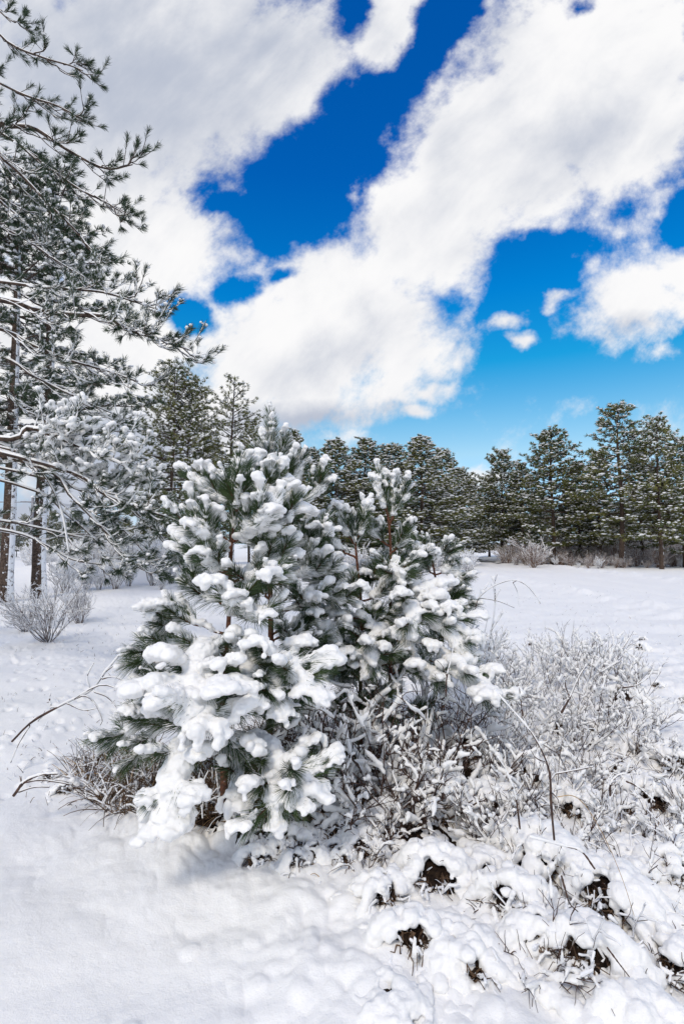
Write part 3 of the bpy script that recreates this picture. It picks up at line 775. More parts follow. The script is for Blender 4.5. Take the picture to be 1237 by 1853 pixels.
def pine_proto(**kw):
    p = Proto(); p.m = [b.mesh(n) for b, n in zip(grow_pine(**kw), ('trunk', 'limbs', 'crown'))]; p.H = kw['H']; return p
def place_pine(pr, x, y, H, rot, label, group=None, name='pine_tree', wide=1.0, sink=0.0):
    root = empty(name, (x, y, gz(x, y) - sink), label, 'pine tree', group)
    s = H / pr.H; root.scale = (s * wide, s * wide, s); root.rotation_euler = (0, 0, rot)
    t = link(bpy.data.objects.new('trunk', pr.m[0]), root); link(bpy.data.objects.new('limbs', pr.m[1]), root); link(bpy.data.objects.new('crown', pr.m[2]), root)
    return root
def topH(py, d, x=0, px=None):
    """tree height for a top seen at photo row py at depth d"""
    return pt(618 if px is None else px, py, d)[2]
full = [pine_proto(seed=s, H=10, cb=.10 + .03 * s, Rm=3.1 - .2 * s, dens=1.0, top_sharp=.46 + .10 * s, snow=.72, bw=.032, nb=12, tuft=.23, sub=9, whorl=.52) for s in (1, 2, 3)]
frosty = [pine_proto(seed=s, H=10, cb=.10, Rm=2.9, dens=1.0, top_sharp=.36 + .10 * s, snow=1.15, bw=.032, nb=12, tuft=.22, sub=9, whorl=.50) for s in (4, 5, 6)]
tall = [pine_proto(seed=s, H=10, cb=.20, Rm=2.5, dens=.9, top_sharp=.72, snow=.7, bw=.028, nb=11, tuft=.21, sub=8, whorl=.48) for s in (11, 12)]
pairp = [pine_proto(seed=s, H=10, cb=.13, Rm=3.2, dens=.95, top_sharp=.72, snow=.6, bw=.020, nb=12, whorl=.42, tuft=.17) for s in (21, 22)]
spar = pine_proto(seed=31, H=10, cb=.22, Rm=2.3, dens=1.0, top_sharp=.75, snow=.5, bw=.018, nb=10, whorl=.36, tuft=.16, sub=6, sparse_top=.5, tw=1.3)
def fpine(px, top, d, pr, rot, label, group=None, wide=1.0):
    x = (px - 618.5) / FPX * d
    return place_pine(pr, x, d, topH(top, d, px=px), rot, label, group, wide=wide)
# left pair and the thin one beside it
fpine(313, 676, 24, pairp[0], .3, 'tall dark pine, taller left trunk of the close pair behind the snowy branches')
fpine(338, 700, 24.8, pairp[1], 2.2, 'tall dark pine, right trunk of the close pair beside the thin bare-topped pine')
fpine(419, 684, 27, spar, 1.0, 'thin pine with a nearly bare sparse top above the nearest young pine')
fpine(452, 770, 31, full[2], 1.0, 'dark bushy pine crown just left of the snow-plastered spire', wide=.7)
fpine(385, 800, 38, full[0], 4.0, 'low dark pine seen between the close pair and the thin pine', wide=.7)
# woods on the left of the track
mid = [(528, 788, 38, 1, 'pointed dark pine directly right of the snow-plastered spire', .62), (562, 815, 40, 0, 'low pine between the pointed one and the broad round crown', .7),
       (607, 802, 37, 2, 'broad pine crown above the gap between the tall spire and the forked young pine', .95), (660, 803, 40, 1, 'pine crown rising behind the left tip of the forked young pine', .95),
       (708, 808, 38, 0, 'pine crown rising directly above the forked young pine', .9), (763, 796, 36, 2, 'highest and brightest pine of the woods left of the track', .95),
       (800, 822, 42, 1, 'pine next to the highest one, towards the gap where the track enters', .85), (830, 850, 50, 0, 'snow-dusted pine on the slope of crowns down to the gap', .85), (853, 868, 60, 2, 'last small pine on the left side of the gap', .8)]
for i, (px_, top_, d_, k_, lab, wd) in enumerate(mid):
    fpine(px_, top_, d_, frosty[k_], i * 1.9 + .4, lab, 'front pines left of the track', wide=wd * 1.55)
# woods on the right of the track
rt = [(884, 868, 62, full[1], 'small far pine at the right edge of the gap over the track', .8), (908, 822, 46, full[0], 'dark pine at the left corner of the right-hand woods', .85),
      (946, 845, 44, full[2], 'lower pine between the corner pine and the broad dark one', .85), (1000, 784, 38, full[1], 'broad dark pine with a rounded top left of the wide dip in the right-hand woods', .95),
      (1048, 848, 40, full[0], 'shorter pine in the dip left of the tallest one of the right-hand woods', .8), (1122, 738, 33, tall[0], 'tallest pine of the right-hand woods with a clearly visible dark trunk', .95),
      (1084, 822, 38, full[2], 'pine leaning close against the left of the tallest one', .75), (1160, 812, 38, full[1], 'pine filling the gap between the tallest and the thin-topped one', .8),
      (1194, 757, 31, tall[1], 'thin-topped pine with bare reddish trunk near the right edge', .72), (1236, 800, 33, full[0], 'pine cut by the right edge of the picture', .85), (1290, 780, 34, full[2], 'pine just outside the right edge with its branches reaching in', .9)]
for i, (px_, top_, d_, pr_, lab, wd) in enumerate(rt):
    fpine(px_, top_, d_, pr_, i * 2.3 + 1.0, lab, 'front pines right of the track', wide=wd * 1.25)
# rows behind, filling the woods
rngb = np.random.default_rng(5)
for i in range(22):
    px_ = 480 + i * 15.5; d_ = rngb.uniform(46, 62); fpine(px_, rngb.uniform(865, 925) + max(0, px_ - 800) * .4, d_, full[i % 3], rngb.uniform(0, 6), 'snow-dusted pine in the back rows of the woods left of the track', 'back pines left of the track')
for i in range(21):
    px_ = 905 + i * 18; d_ = rngb.uniform(44, 60)
    if px_ < 900: d_ += 25
    fpine(px_, rngb.uniform(880, 940), d_, full[(i + 1) % 3], rngb.uniform(0, 6), 'snow-dusted pine in the back rows of the woods right of the track', 'back pines right of the track')
for i in range(34):
    px_ = -30 + i * 12.5; d_ = rngb.uniform(48, 85); fpine(px_, rngb.uniform(925, 965), d_, full[i % 3], rngb.uniform(0, 6), 'small far pine on the horizon under the hanging branches', 'far pines at the left horizon')
for i in range(5):
    px_ = 832 + i * 9; d_ = rngb.uniform(110, 150); fpine(px_, rngb.uniform(950, 968), d_, full[i % 3], rngb.uniform(0, 6), 'distant pine at the end of the track', 'distant pines at the end of the track')

# the two trunks at the left edge, with crowns behind the hanging branches
near2 = [pine_proto(seed=s, H=12, cb=.34, Rm=3.0, dens=.62, top_sharp=.7, snow=.6, bw=.011, nb=24, whorl=.42, tuft=.17, sub=7, needle='needle_near', droop=.15) for s in (41, 42)]
place_pine(near2[0], (76 - 618.5) / FPX * 14.5, 14.5, 12.5, .5, 'snow-streaked dark pine trunk, right one of the two under the hanging branches')
place_pine(near2[1], (14 - 618.5) / FPX * 13.6, 13.6, 12.0, 2.5, 'snow-streaked dark pine trunk at the left edge of the picture')

# ---------------------------------------------------------------- the pine beside the camera whose limbs hang into the picture
TX, TY = -7.4, 6.6
root = empty('overhanging_pine', (TX, TY, gz(TX, TY)), 'big pine outside the left edge whose snowy limbs hang into the picture', 'pine tree')
mbt = MB(); zz = np.linspace(-.3, 12, 18); tubes(mbt, np.stack([TX + .1 * np.sin(zz * .5), TY + 0 * zz, zz + gz(TX, TY)], 1), .20 * (1 - zz / 13) ** .7 + .02, 12, 'bark'); put('trunk', mbt, root)
def limb(pts, nsub, seed, sub_len=(.5, 1.1), droop=.45, snow=.38, r0=.035, tufts=4, start=.25, tl=.095, fwd=.5, heavy=0.0):
    rng = np.random.default_rng(seed)
    P = px_path(pts, 6.2); P = spline(P, 22)
    a = np.array([TX, TY, P[0, 2] - .25]); P = np.vstack([spline([a, a * .4 + P[0] * .6 + UP * .05, P[0]], 5)[:-1], P]); k = len(P)
    wood = MB(); sn = MB(); nd = MB(); nd.mi('needle_near'); nd.mi('frost')
    rr = np.linspace(r0, .007, k); tubes(wood, P, rr, 7, 'bark')
    w_ = (.45 + .5 * rng.uniform(size=k)); tubes(sn, P + UP * (rr * .85)[:, None], rr * w_ * .8 + .006 * snow, 6, 'snow')
    subP = []; subR = []; TP = []; TD = []
    vis = np.arange(k) >= 4
    for s_ in range(nsub):
        f = start + (1 - start) * (s_ + rng.uniform(0, 1)) / nsub; i = min(int(f * (k - 1)), k - 2); p = P[i]; tan = nrm(P[i + 1] - P[i])
        sd = rng.uniform(.25, 1.0) * rng.choice([-1, 1]); c, s2 = math.cos(sd), math.sin(sd)
        d = nrm(np.array([tan[0] * c - tan[1] * s2 * .8, (tan[0] * s2 + tan[1] * c) * .8, tan[2] * .5 - rng.uniform(0, droop)]) + np.array([fwd * .4, 0, 0]))
        L = rng.uniform(*sub_len) * (1 - .62 * f); s6 = np.linspace(0, 1, 8)[:, None]
        Q = p + d * L * s6 - UP * droop * .55 * L * s6 ** 1.6 + UP * .30 * L * s6 ** 4 + np.cumsum(rng.normal(0, .012, (8, 3)), 0)
        subP.append(Q); subR.append(np.linspace(.0085, .0045, 8) * rng.uniform(.8, 1.2))
        for j in range(tufts):
            g = .30 + .70 * (j + rng.uniform(0, .8)) / tufts; g = min(g, 1); ii = min(int(g * 7), 6); q = Q[ii]; t2 = nrm(Q[ii + 1] - Q[ii])
            e = nrm(t2 + rng.normal(0, .55, 3) + UP * .25); ll = rng.uniform(.10, .30)
            S2 = q + e * ll * s6 + UP * .35 * ll * s6 ** 2
            subP.append(S2); subR.append(np.linspace(.0052, .0035, 8))
            TP.append(S2[4:]); TD.append(nrm(S2[-1] - S2[4]))
        TP.append(Q[4:]); TD.append(nrm(Q[-1] - Q[5]))
    subP = np.array(subP); subR = np.array(subR)
    tubes(wood, subP, subR, 5, 'bark')
    T = nrm(subP[:, -1] - subP[:, 0]); horiz = np.sqrt(np.clip(1 - T[:, 2] ** 2, 0, 1))[:, None]
    sr = subR * .55 + .0055 * snow * (.35 + horiz) * rng.uniform(.2, 1.3, subR.shape)
    tubes(sn, subP + UP * (subR * .7)[..., None], sr, 5, 'snow')
    HC, HR = [], []
    for q, t_ in zip(TP, TD):
        n = int(rng.integers(46, 80)); u = rng.beta(1.6, 1, n) * (len(q) - 1); i = np.minimum(u.astype(int), len(q) - 2)
        base = q[i] + (q[i + 1] - q[i]) * (u - i)[:, None]
        rad = rng.normal(size=(n, 3)); d = nrm(t_ * 1.15 + nrm(rad) * .8 + UP * .15); isf = rng.uniform(size=n) < (-.02 + .16 * snow * np.clip(d[:, 2] + .2, 0, 1))
        blades(nd, base, d, tl * rng.uniform(.7, 1.1, n), np.where(isf, .0055, .0042), isf.astype(int), rng, .1)
        m_ = int(rng.integers(1, 4)) + (3 if heavy else 0)
        if heavy:
            c_ = np.concatenate([q, q[-1:] + t_ * .03]) + UP * .015; r_ = np.linspace(.012, .030, len(c_)) * rng.uniform(.6, 1.3, len(c_)); HC.append(c_ + rng.normal(0, .008, c_.shape)); HR.append(np.stack([r_, r_, r_ * .85], 1))
            c_ = q[-1] + rng.normal(0, .030, (3, 3)) * [1, 1, .5] + UP * .02; r_ = rng.uniform(.014, .034, 3); HC.append(c_); HR.append(np.stack([r_, r_, r_ * .7], 1))
        elif rng.uniform() < .25 + .6 * snow:
            c_ = q[-1] + t_ * rng.uniform(-.04, .03, (m_, 1)) + rng.normal(0, .016, (m_, 3)) + UP * .016
            r_ = rng.uniform(.008, .020, m_) * (.6 + .45 * snow)
            balls(sn, c_, np.stack([r_ * rng.uniform(.9, 1.4, m_), r_ * rng.uniform(.9, 1.4, m_), r_ * .85], 1), 2, 'snow', .12, rng)
    b = put('limb', wood, root); put('needles', nd, b, smooth=False); put('snow_load', sn, b)
    if HC: link(bpy.data.objects.new('snow_load', remesh(np.concatenate(HC), np.concatenate(HR), .010, 1, .004, 20, seed, off=world_loc(root), name='snow_load')), b)
LIMBS = [
    ([(-300, 120, 6.4), (-100, 190), (0, 226), (60, 232), (120, 270), (190, 305), (240, 298)], 26, dict(r0=.045, droop=.35)),
    ([(-300, -60, 6.6), (-60, 20), (20, 80), (80, 105), (125, 118), (150, 128)], 17, dict(r0=.02, droop=.2, sub_len=(.3, .8))),
    ([(-260, -160, 6.6), (-60, -40), (0, 20), (20, 40)], 14, dict(r0=.02, droop=.0, sub_len=(.3, .6))),
    ([(-300, 0, 6.8), (-60, 120), (40, 170), (100, 190), (150, 215)], 18, dict(r0=.022, droop=.4, sub_len=(.4, .9))),
    ([(-300, 180, 6.0), (-60, 250), (20, 300), (90, 370), (140, 420), (165, 455)], 24, dict(r0=.024, droop=.55, snow=.55)),
    ([(-250, 140, 6.3), (-20, 230), (70, 290), (140, 340), (190, 365), (222, 385)], 20, dict(r0=.02, droop=.5)),
    ([(-300, 300, 6.6), (-50, 390), (40, 430), (100, 470), (150, 500)], 20, dict(r0=.022, droop=.4, snow=.8)),
    ([(-300, 260, 6.8), (-60, 330), (20, 380), (60, 420), (90, 470)], 18, dict(r0=.022, droop=.5, snow=.7)),
    ([(-300, 500, 5.6), (0, 542), (60, 560), (130, 570), (190, 573), (235, 598), (290, 615), (345, 634)], 34, dict(r0=.042, droop=.45, snow=.85)),
    ([(-300, 470, 6.0), (0, 510), (80, 520), (180, 528), (240, 545), (285, 560)], 24, dict(r0=.022, droop=.3, snow=.9)),
    ([(-300, 540, 5.8), (-20, 590), (60, 625), (120, 650), (190, 670), (250, 690)], 22, dict(r0=.024, droop=.5, snow=.9)),
    ([(-300, 600, 6.4), (-20, 640), (60, 680), (140, 720), (220, 755)], 22, dict(r0=.022, droop=.5, snow=.9)),
    ([(-300, 640, 6.8), (-20, 700), (40, 740), (90, 760)], 18, dict(r0=.022, droop=.4, snow=1.0)),
    ([(-300, 740, 5.0), (0, 795), (50, 775), (100, 790), (160, 815), (220, 840), (245, 865)], 26, dict(r0=.03, droop=.25, snow=1.5, heavy=.9, sub_len=(.3, .7))),
    ([(-300, 780, 5.2), (0, 830), (60, 830), (130, 850), (190, 875)], 24, dict(r0=.026, droop=.3, snow=1.5, heavy=.9, sub_len=(.3, .7))),
    ([(-300, 770, 5.3), (-20, 810), (70, 850), (110, 920), (125, 1000)], 8, dict(r0=.018, droop=.4, snow=.8, sub_len=(.3, .7), tufts=3)),
    ([(-300, 760, 5.1), (60, 840), (130, 900), (190, 960), (235, 1010), (262, 1030)], 15, dict(r0=.022, droop=.4, snow=.9, sub_len=(.3, .7), tufts=3)),
    ([(-300, 750, 5.0), (100, 845), (190, 895), (270, 925), (330, 945)], 18, dict(r0=.024, droop=.5, snow=.9, sub_len=(.3, .75))),
    ([(-300, 740, 5.4), (120, 840), (200, 880), (250, 930), (300, 985), (320, 1010)], 15, dict(r0=.02, droop=.5, snow=.9, sub_len=(.3, .7), tufts=3)),
    ([(-300, 800, 5.6), (40, 880), (120, 930), (180, 985), (215, 1040)], 9, dict(r0=.018, droop=.5, snow=.9, sub_len=(.3, .7), tufts=4)),
    ([(-300, 790, 5.8), (100, 870), (190, 930), (240, 975), (285, 1030)], 11, dict(r0=.018, droop=.5, snow=.9, sub_len=(.3, .7), tufts=4)),
    ([(-300, 900, 5.6), (0, 942), (60, 953), (120, 966), (160, 975)], 8, dict(r0=.016, droop=.2, snow=.9, tufts=2)),
    ([(-300, 920, 5.6), (0, 958), (80, 985), (130, 1012), (185, 1022)], 10, dict(r0=.016, droop=.3, snow=.9, tufts=2)),
]
for i, (pts_, n_, kw_) in enumerate(LIMBS): limb(pts_, int(n_ * (.56 if i < 13 else .72)), 300 + i, **kw_)

# ---------------------------------------------------------------- bare and snow-laden shrubs
def twig_net(seed, stems, H, spread, levels=3, kids=4, r0=.008, wob=.05, upb=.6, droop=0.0, K=6, kid_len=.55, kid_ang=.6, fan=(0, 6.28)):
    """returns lists of centre lines (n,K,3) and radii around the origin"""
    rng = np.random.default_rng(seed); P = []; Rd = []
    def grow(p, d, L, r, lev):
        s_ = np.linspace(0, 1, K)[:, None]
        Q = p + d * L * s_ + np.cumsum(rng.normal(0, wob * L / K, (K, 3)), 0) * (s_ > 0) - UP * droop * L * s_ ** 2
        P.append(Q); Rd.append(np.linspace(r, r * .45, K))
        if lev <= 0: return
        n = max(1, int(kids * rng.uniform(.6, 1.3)))
        for j in range(n):
            f = .2 + .78 * (j + rng.uniform(0, 1)) / n; i = min(int(f * (K - 1)), K - 2); q = Q[i] + (Q[i + 1] - Q[i]) * (f * (K - 1) - i)
            e = nrm(d + nrm(rng.normal(size=3)) * kid_ang * 1.3 + UP * upb * .4)
            grow(q, e, L * kid_len * rng.uniform(.5, 1.2) * (1.15 - .5 * f), r * .62, lev - 1)
    for s_ in range(stems):
        az = rng.uniform(*fan); e = rng.uniform(0, 1) ** .6 * spread
        d = np.array([math.cos(az) * math.sin(e), math.sin(az) * math.sin(e), math.cos(e)])
        p = np.array([math.cos(az), math.sin(az), 0]) * rng.uniform(0, .06 * H) - UP * .03
        grow(p, d, H * rng.uniform(.6, 1.1) / (1 + .45 * (levels > 1)), r0 * rng.uniform(.7, 1.15), levels)
    return np.array(P), np.array(Rd)
def snow_on(sn, P, Rd, th, rng, off=.6, S=5, m='snow', grow=1.0):
    T = nrm(P[:, -1] - P[:, 0]); hz = (.25 + .9 * np.sqrt(np.clip(1 - T[:, 2] ** 2, 0, 1)))[:, None]
    r = Rd * .6 + th * hz * rng.uniform(.35, 1.15, Rd.shape) * grow
    tubes(sn, P + UP * (Rd * .5 + r * off)[..., None], r, S, m)
def bare_shrub_meshes(seed, m='twig_grey', th=.005, **kw):
    P, Rd = twig_net(seed, **kw); a = MB(); tubes(a, P, Rd, 4, m); b = MB(); snow_on(b, P, Rd, th, np.random.default_rng(seed), m='frost', S=4)
    return a.mesh('stems'), b.mesh('snow_cover')
def place_shrub(ms, x, y, s, rot, label, cat='shrub', group=None, name='bare_shrub', wide=1.0):
    root = empty(name, (x, y, gz(x, y)), label, cat, group); root.scale = (s * wide, s * wide, s); root.rotation_euler = (0, 0, rot)
    link(bpy.data.objects.new('stems', ms[0]), root); link(bpy.data.objects.new('snow_cover', ms[1]), root); return root
sh_a = [bare_shrub_meshes(s, stems=22, H=1.25, spread=.8, levels=3, kids=5, r0=.008, th=.0028, wob=.13, kid_len=.5) for s in (1, 2)]
g_ = gpt(88, 1166); place_shrub(sh_a[0], g_[0], g_[1], 1.02, .3, 'wiry grey bare shrub in the snow below the two left trunks')
g_ = gpt(150, 1130); place_shrub(sh_a[1], g_[0] - .2, g_[1] + .3, .8, 2.3, 'smaller wiry bare shrub touching the right side of the larger wiry one')
g_ = gpt(20, 1150); place_shrub(sh_a[1], g_[0], g_[1] + .4, .6, 4.3, 'low wiry bare shrub at the left edge beside the larger wiry one')
# frosted thicket on the bank and along the woods
sh_b = [bare_shrub_meshes(10 + s, stems=16, H=1.5, spread=.5, levels=2, kids=6, r0=.011, th=.013, wob=.10, kid_len=.5) for s in (1, 2, 3)]
sh_c = [bare_shrub_meshes(20 + s, m='brush', stems=26, H=1.7, spread=.8, levels=2, kids=5, r0=.014, th=.0022, wob=.14, kid_len=.5) for s in (1, 2, 3)]
rs = np.random.default_rng(9)
for i in range(70):
    px_ = rs.uniform(60, 385); d_ = rs.uniform(15.5, 30); x_ = (px_ - 618.5) / FPX * d_
    place_shrub(sh_b[i % 3], x_, d_, rs.uniform(.6, 1.35), rs.uniform(0, 6), 'white-frosted bare shrub in the thicket on the bank behind the hanging branches', group='frosted thicket on the left bank')
for i in range(16):
    px_ = rs.uniform(540, 850); d_ = rs.uniform(24, 33); x_ = (px_ - 618.5) / FPX * d_
    place_shrub(sh_b[i % 3], x_, d_, rs.uniform(.8, 1.3), rs.uniform(0, 6), 'frosted bare shrub at the foot of the woods left of the track', group='frosted shrubs left of the track')
for i in range(46):
    px_ = 925 + 345 * (i + rs.uniform(0, 1)) / 46; d_ = rs.uniform(32, 39); x_ = (px_ - 618.5) / FPX * d_
    place_shrub((sh_c if i % 5 else sh_b)[i % 3], x_, d_, rs.uniform(.35, 1.0) ** 1.3 * (1.25 if i % 5 else .8), rs.uniform(0, 6), 'brownish bare shrub in the undergrowth at the foot of the right-hand woods', group='undergrowth right of the track')
for i in range(60):
    px_ = 905 + 345 * (i + rs.uniform(0, 1)) / 60; d_ = rs.uniform(38, 47); x_ = (px_ - 618.5) / FPX * d_
    place_shrub(sh_c[i % 3], x_, d_, rs.uniform(.9, 1.7), rs.uniform(0, 6), 'tall brownish brush between the trunks of the right-hand woods', group='tall brush inside the right-hand woods')
sh_d = bare_shrub_meshes(33, m='brush', stems=9, H=3.2, spread=.9, levels=3, kids=5, r0=.03, th=.012, wob=.12, kid_len=.5)
place_shrub(sh_d, (968 - 618.5) / FPX * 36, 36, 1.0, 1.0, 'large leaning pale-brown bare bush at the corner of the right-hand woods', cat='bush')
# snow-crusted saplings right of the smallest young pine
sap = [bare_shrub_meshes(40 + s, m='twig', stems=4, H=1.5, spread=.42, levels=2, kids=7, r0=.008, th=.010, wob=.06, kid_len=.34, kid_ang=.55) for s in range(3)]
for i, (px_, py_, d_, s_, lab) in enumerate([(770, 958, 4.7, 1.0, 'snow-crusted bare sapling fanned out behind the smallest young pine'), (838, 925, 5.0, 1.05, 'tallest snow-crusted sapling, its white tip against the gap over the track'),
        (800, 960, 5.2, .95, 'snow-crusted sapling between the fanned one and the tallest one'), (855, 985, 4.6, .9, 'thin dark-tipped sapling in front of the tallest snow-crusted one')]):
    x_ = (px_ - 618.5) / FPX * d_; H_ = pt(px_, py_, d_)[2] - gz(x_, d_)
    place_shrub(sap[i % 3], x_, d_, H_ / 1.75, i * 1.3, lab, cat='sapling', name='snowy_sapling')
# ---- the tangle of dark twigs under thick snow in front of the pines
def laden_shrub(x, y, seed, label, group=None, th=.020, vox=.009, name='snow_laden_shrub', m='twig', tipfree=.25, noise_amp=.003, **kw):
    rng = np.random.default_rng(seed); P, Rd = twig_net(seed, **kw)
    z = gz(x, y); P = P + np.array([x, y, z])
    root = empty(name, (x, y, z), label, 'shrub', group)
    a = MB(); tubes(a, P, Rd, 5, m); put('stems', a, root)
    n, K = Rd.shape; C = []; Rr = []
    for i in range(n):
        if rng.uniform() < tipfree: continue
        L = np.linalg.norm(P[i, -1] - P[i, 0]); T = (P[i, -1] - P[i, 0]) / max(L, 1e-6); hz = .35 + .8 * math.sqrt(max(0, 1 - T[2] ** 2))
        base = th * hz * rng.uniform(.45, 1.3) * min(1.2, .6 + L)
        k = int(L / (base * .55)) + 2; u = np.linspace(.05, rng.uniform(.6, .95), k) * (K - 1)
        Q = np.stack([np.interp(u, np.arange(K), P[i][:, c]) for c in range(3)], 1)
        r = base * (.88 + .22 * np.sin(np.linspace(0, rng.uniform(3, 9), k) + rng.uniform(0, 6)) + .12 * rng.uniform(-1, 1, k)) * (1 - .25 * np.linspace(0, 1, k) ** 3)
        C.append(Q + UP * (r * .95)[:, None]); Rr.append(np.stack([r * .92, r * .92, r * 1.05], 1))
    if C:
        C = np.concatenate(C); Rr = np.concatenate(Rr); ok = Rr[:, 0] > vox * .8
        me = remesh(C[ok], Rr[ok], vox, 2, noise_amp, 22, seed, off=world_loc(root), name='snow_load'); link(bpy.data.objects.new('snow_load', me), root)
    return root
def at(px, py, d): return (px - 618.5) / FPX * d
LS = [ # px of root, depth, H, spread, stems, th, label
    (600, 2.75, .52, 1.0, 9, .024, 'snow-laden twig tangle right of the heavy snow chains, arching over the dark gap'),
    (675, 2.80, .62, 1.05, 11, .024, 'thick snow-laden twig tangle below the slim forked young pine'),
    (735, 2.75, .60, 1.0, 11, .022, 'snow-laden twig tangle with straight dark stems in the middle of the picture'),
    (790, 2.85, .62, 1.0, 10, .024, 'snow-laden twig tangle below the drooping green sprays'),
    (850, 3.0, .58, .95, 9, .022, 'snow-laden twigs right of the drooping green sprays'),
    (640, 3.15, .95, .8, 9, .022, 'taller snow-laden bush behind the tangles, between two young pine trunks'),
    (740, 3.25, .95, .85, 10, .022, 'taller snow-laden bush behind the tangles, right of the slim forked pine trunk'),
    (800, 3.4, .9, .8, 9, .020, 'taller snow-laden bush under the smallest young pine'),
    (575, 3.1, .8, .8, 8, .022, 'taller snow-laden bush close behind the nearest pine trunk'),
    (700, 3.05, .8, .9, 9, .022, 'taller snow-laden bush in the very middle of the dark gap'),
]
for i, (px_, d_, H_, sp, st, th_, lab) in enumerate(LS):
    laden_shrub(at(px_, 0, d_), d_, 160 + i, lab, 'twig tangles before the pines', th=th_ * .80, vox=.008, stems=st, H=H_, spread=sp, levels=2, kids=4, r0=.006, wob=.14, kid_len=.6, kid_ang=.8, tipfree=.3, upb=.3)
# thin upright twigs across the right half
TW = [(880, 3.6, .62), (915, 3.4, .55), (940, 3.9, .60), (965, 3.5, .52), (1000, 4.0, .58), (1030, 3.6, .50), (1060, 4.1, .58), (1090, 3.8, .50), (1120, 3.9, .42),
      (900, 4.4, .65), (1045, 4.6, .6), (980, 2.9, .50), (1040, 3.1, .42), (920, 2.8, .50), (1080, 3.2, .38), (1090, 4.4, .5), (860, 4.2, .6), (960, 4.8, .6), (905, 2.5, .40), (960, 2.45, .36), (1030, 2.5, .36), (1100, 2.7, .36), (1150, 3.0, .32), (1180, 2.4, .28), (860, 2.6, .42), (1140, 3.5, .4),
      (870, 5.2, .85), (905, 5.6, .8), (935, 5.0, .75), (965, 5.8, .9), (995, 5.2, .8), (1025, 5.7, .85), (1055, 5.1, .8), (1085, 5.6, .85), (1110, 5.0, .7), (1140, 4.6, .55), (1165, 4.0, .42), (890, 6.4, .8), (1200, 3.3, .36), (1225, 2.8, .32), (1000, 6.3, .7), (1070, 6.2, .7), (1150, 2.6, .34), (1060, 2.75, .4)]
for i, (px_, d_, H_) in enumerate(TW):
    far_ = d_ > 4.8
    laden_shrub(at(px_, 0, d_), d_, 90 + i, 'thin twiggy shrub half buried in snow right of the young pines', 'half-buried twigs right of the pines', th=.0155 + .006 * far_, vox=.007 + .003 * far_, stems=12, H=H_ * (.86 if far_ else 1), spread=.95, levels=2, kids=4,
                r0=.0030, wob=.10, kid_len=.55, kid_ang=.65, tipfree=.22, name='half_buried_shrub')

for i in range(44):
    px_ = rs.uniform(560, 1237); py_ = rs.uniform(1400, 1800) if i % 2 else rs.uniform(1380, 1560)
    if px_ < 780 and py_ > 1600: px_ += 350
    g_ = gpt(px_, py_)
    laden_shrub(g_[0], g_[1], 1200 + i, 'small crusted twig clump standing among the snow humps in the right foreground', 'crusted twig clumps in the right foreground', th=.0095, vox=.0058, stems=6, H=rs.uniform(.20, .34), spread=1.2, levels=1, kids=5,
                r0=.0028, wob=.16, kid_len=.55, kid_ang=.8, tipfree=.3, droop=.25, name='crusted_twig_clump')

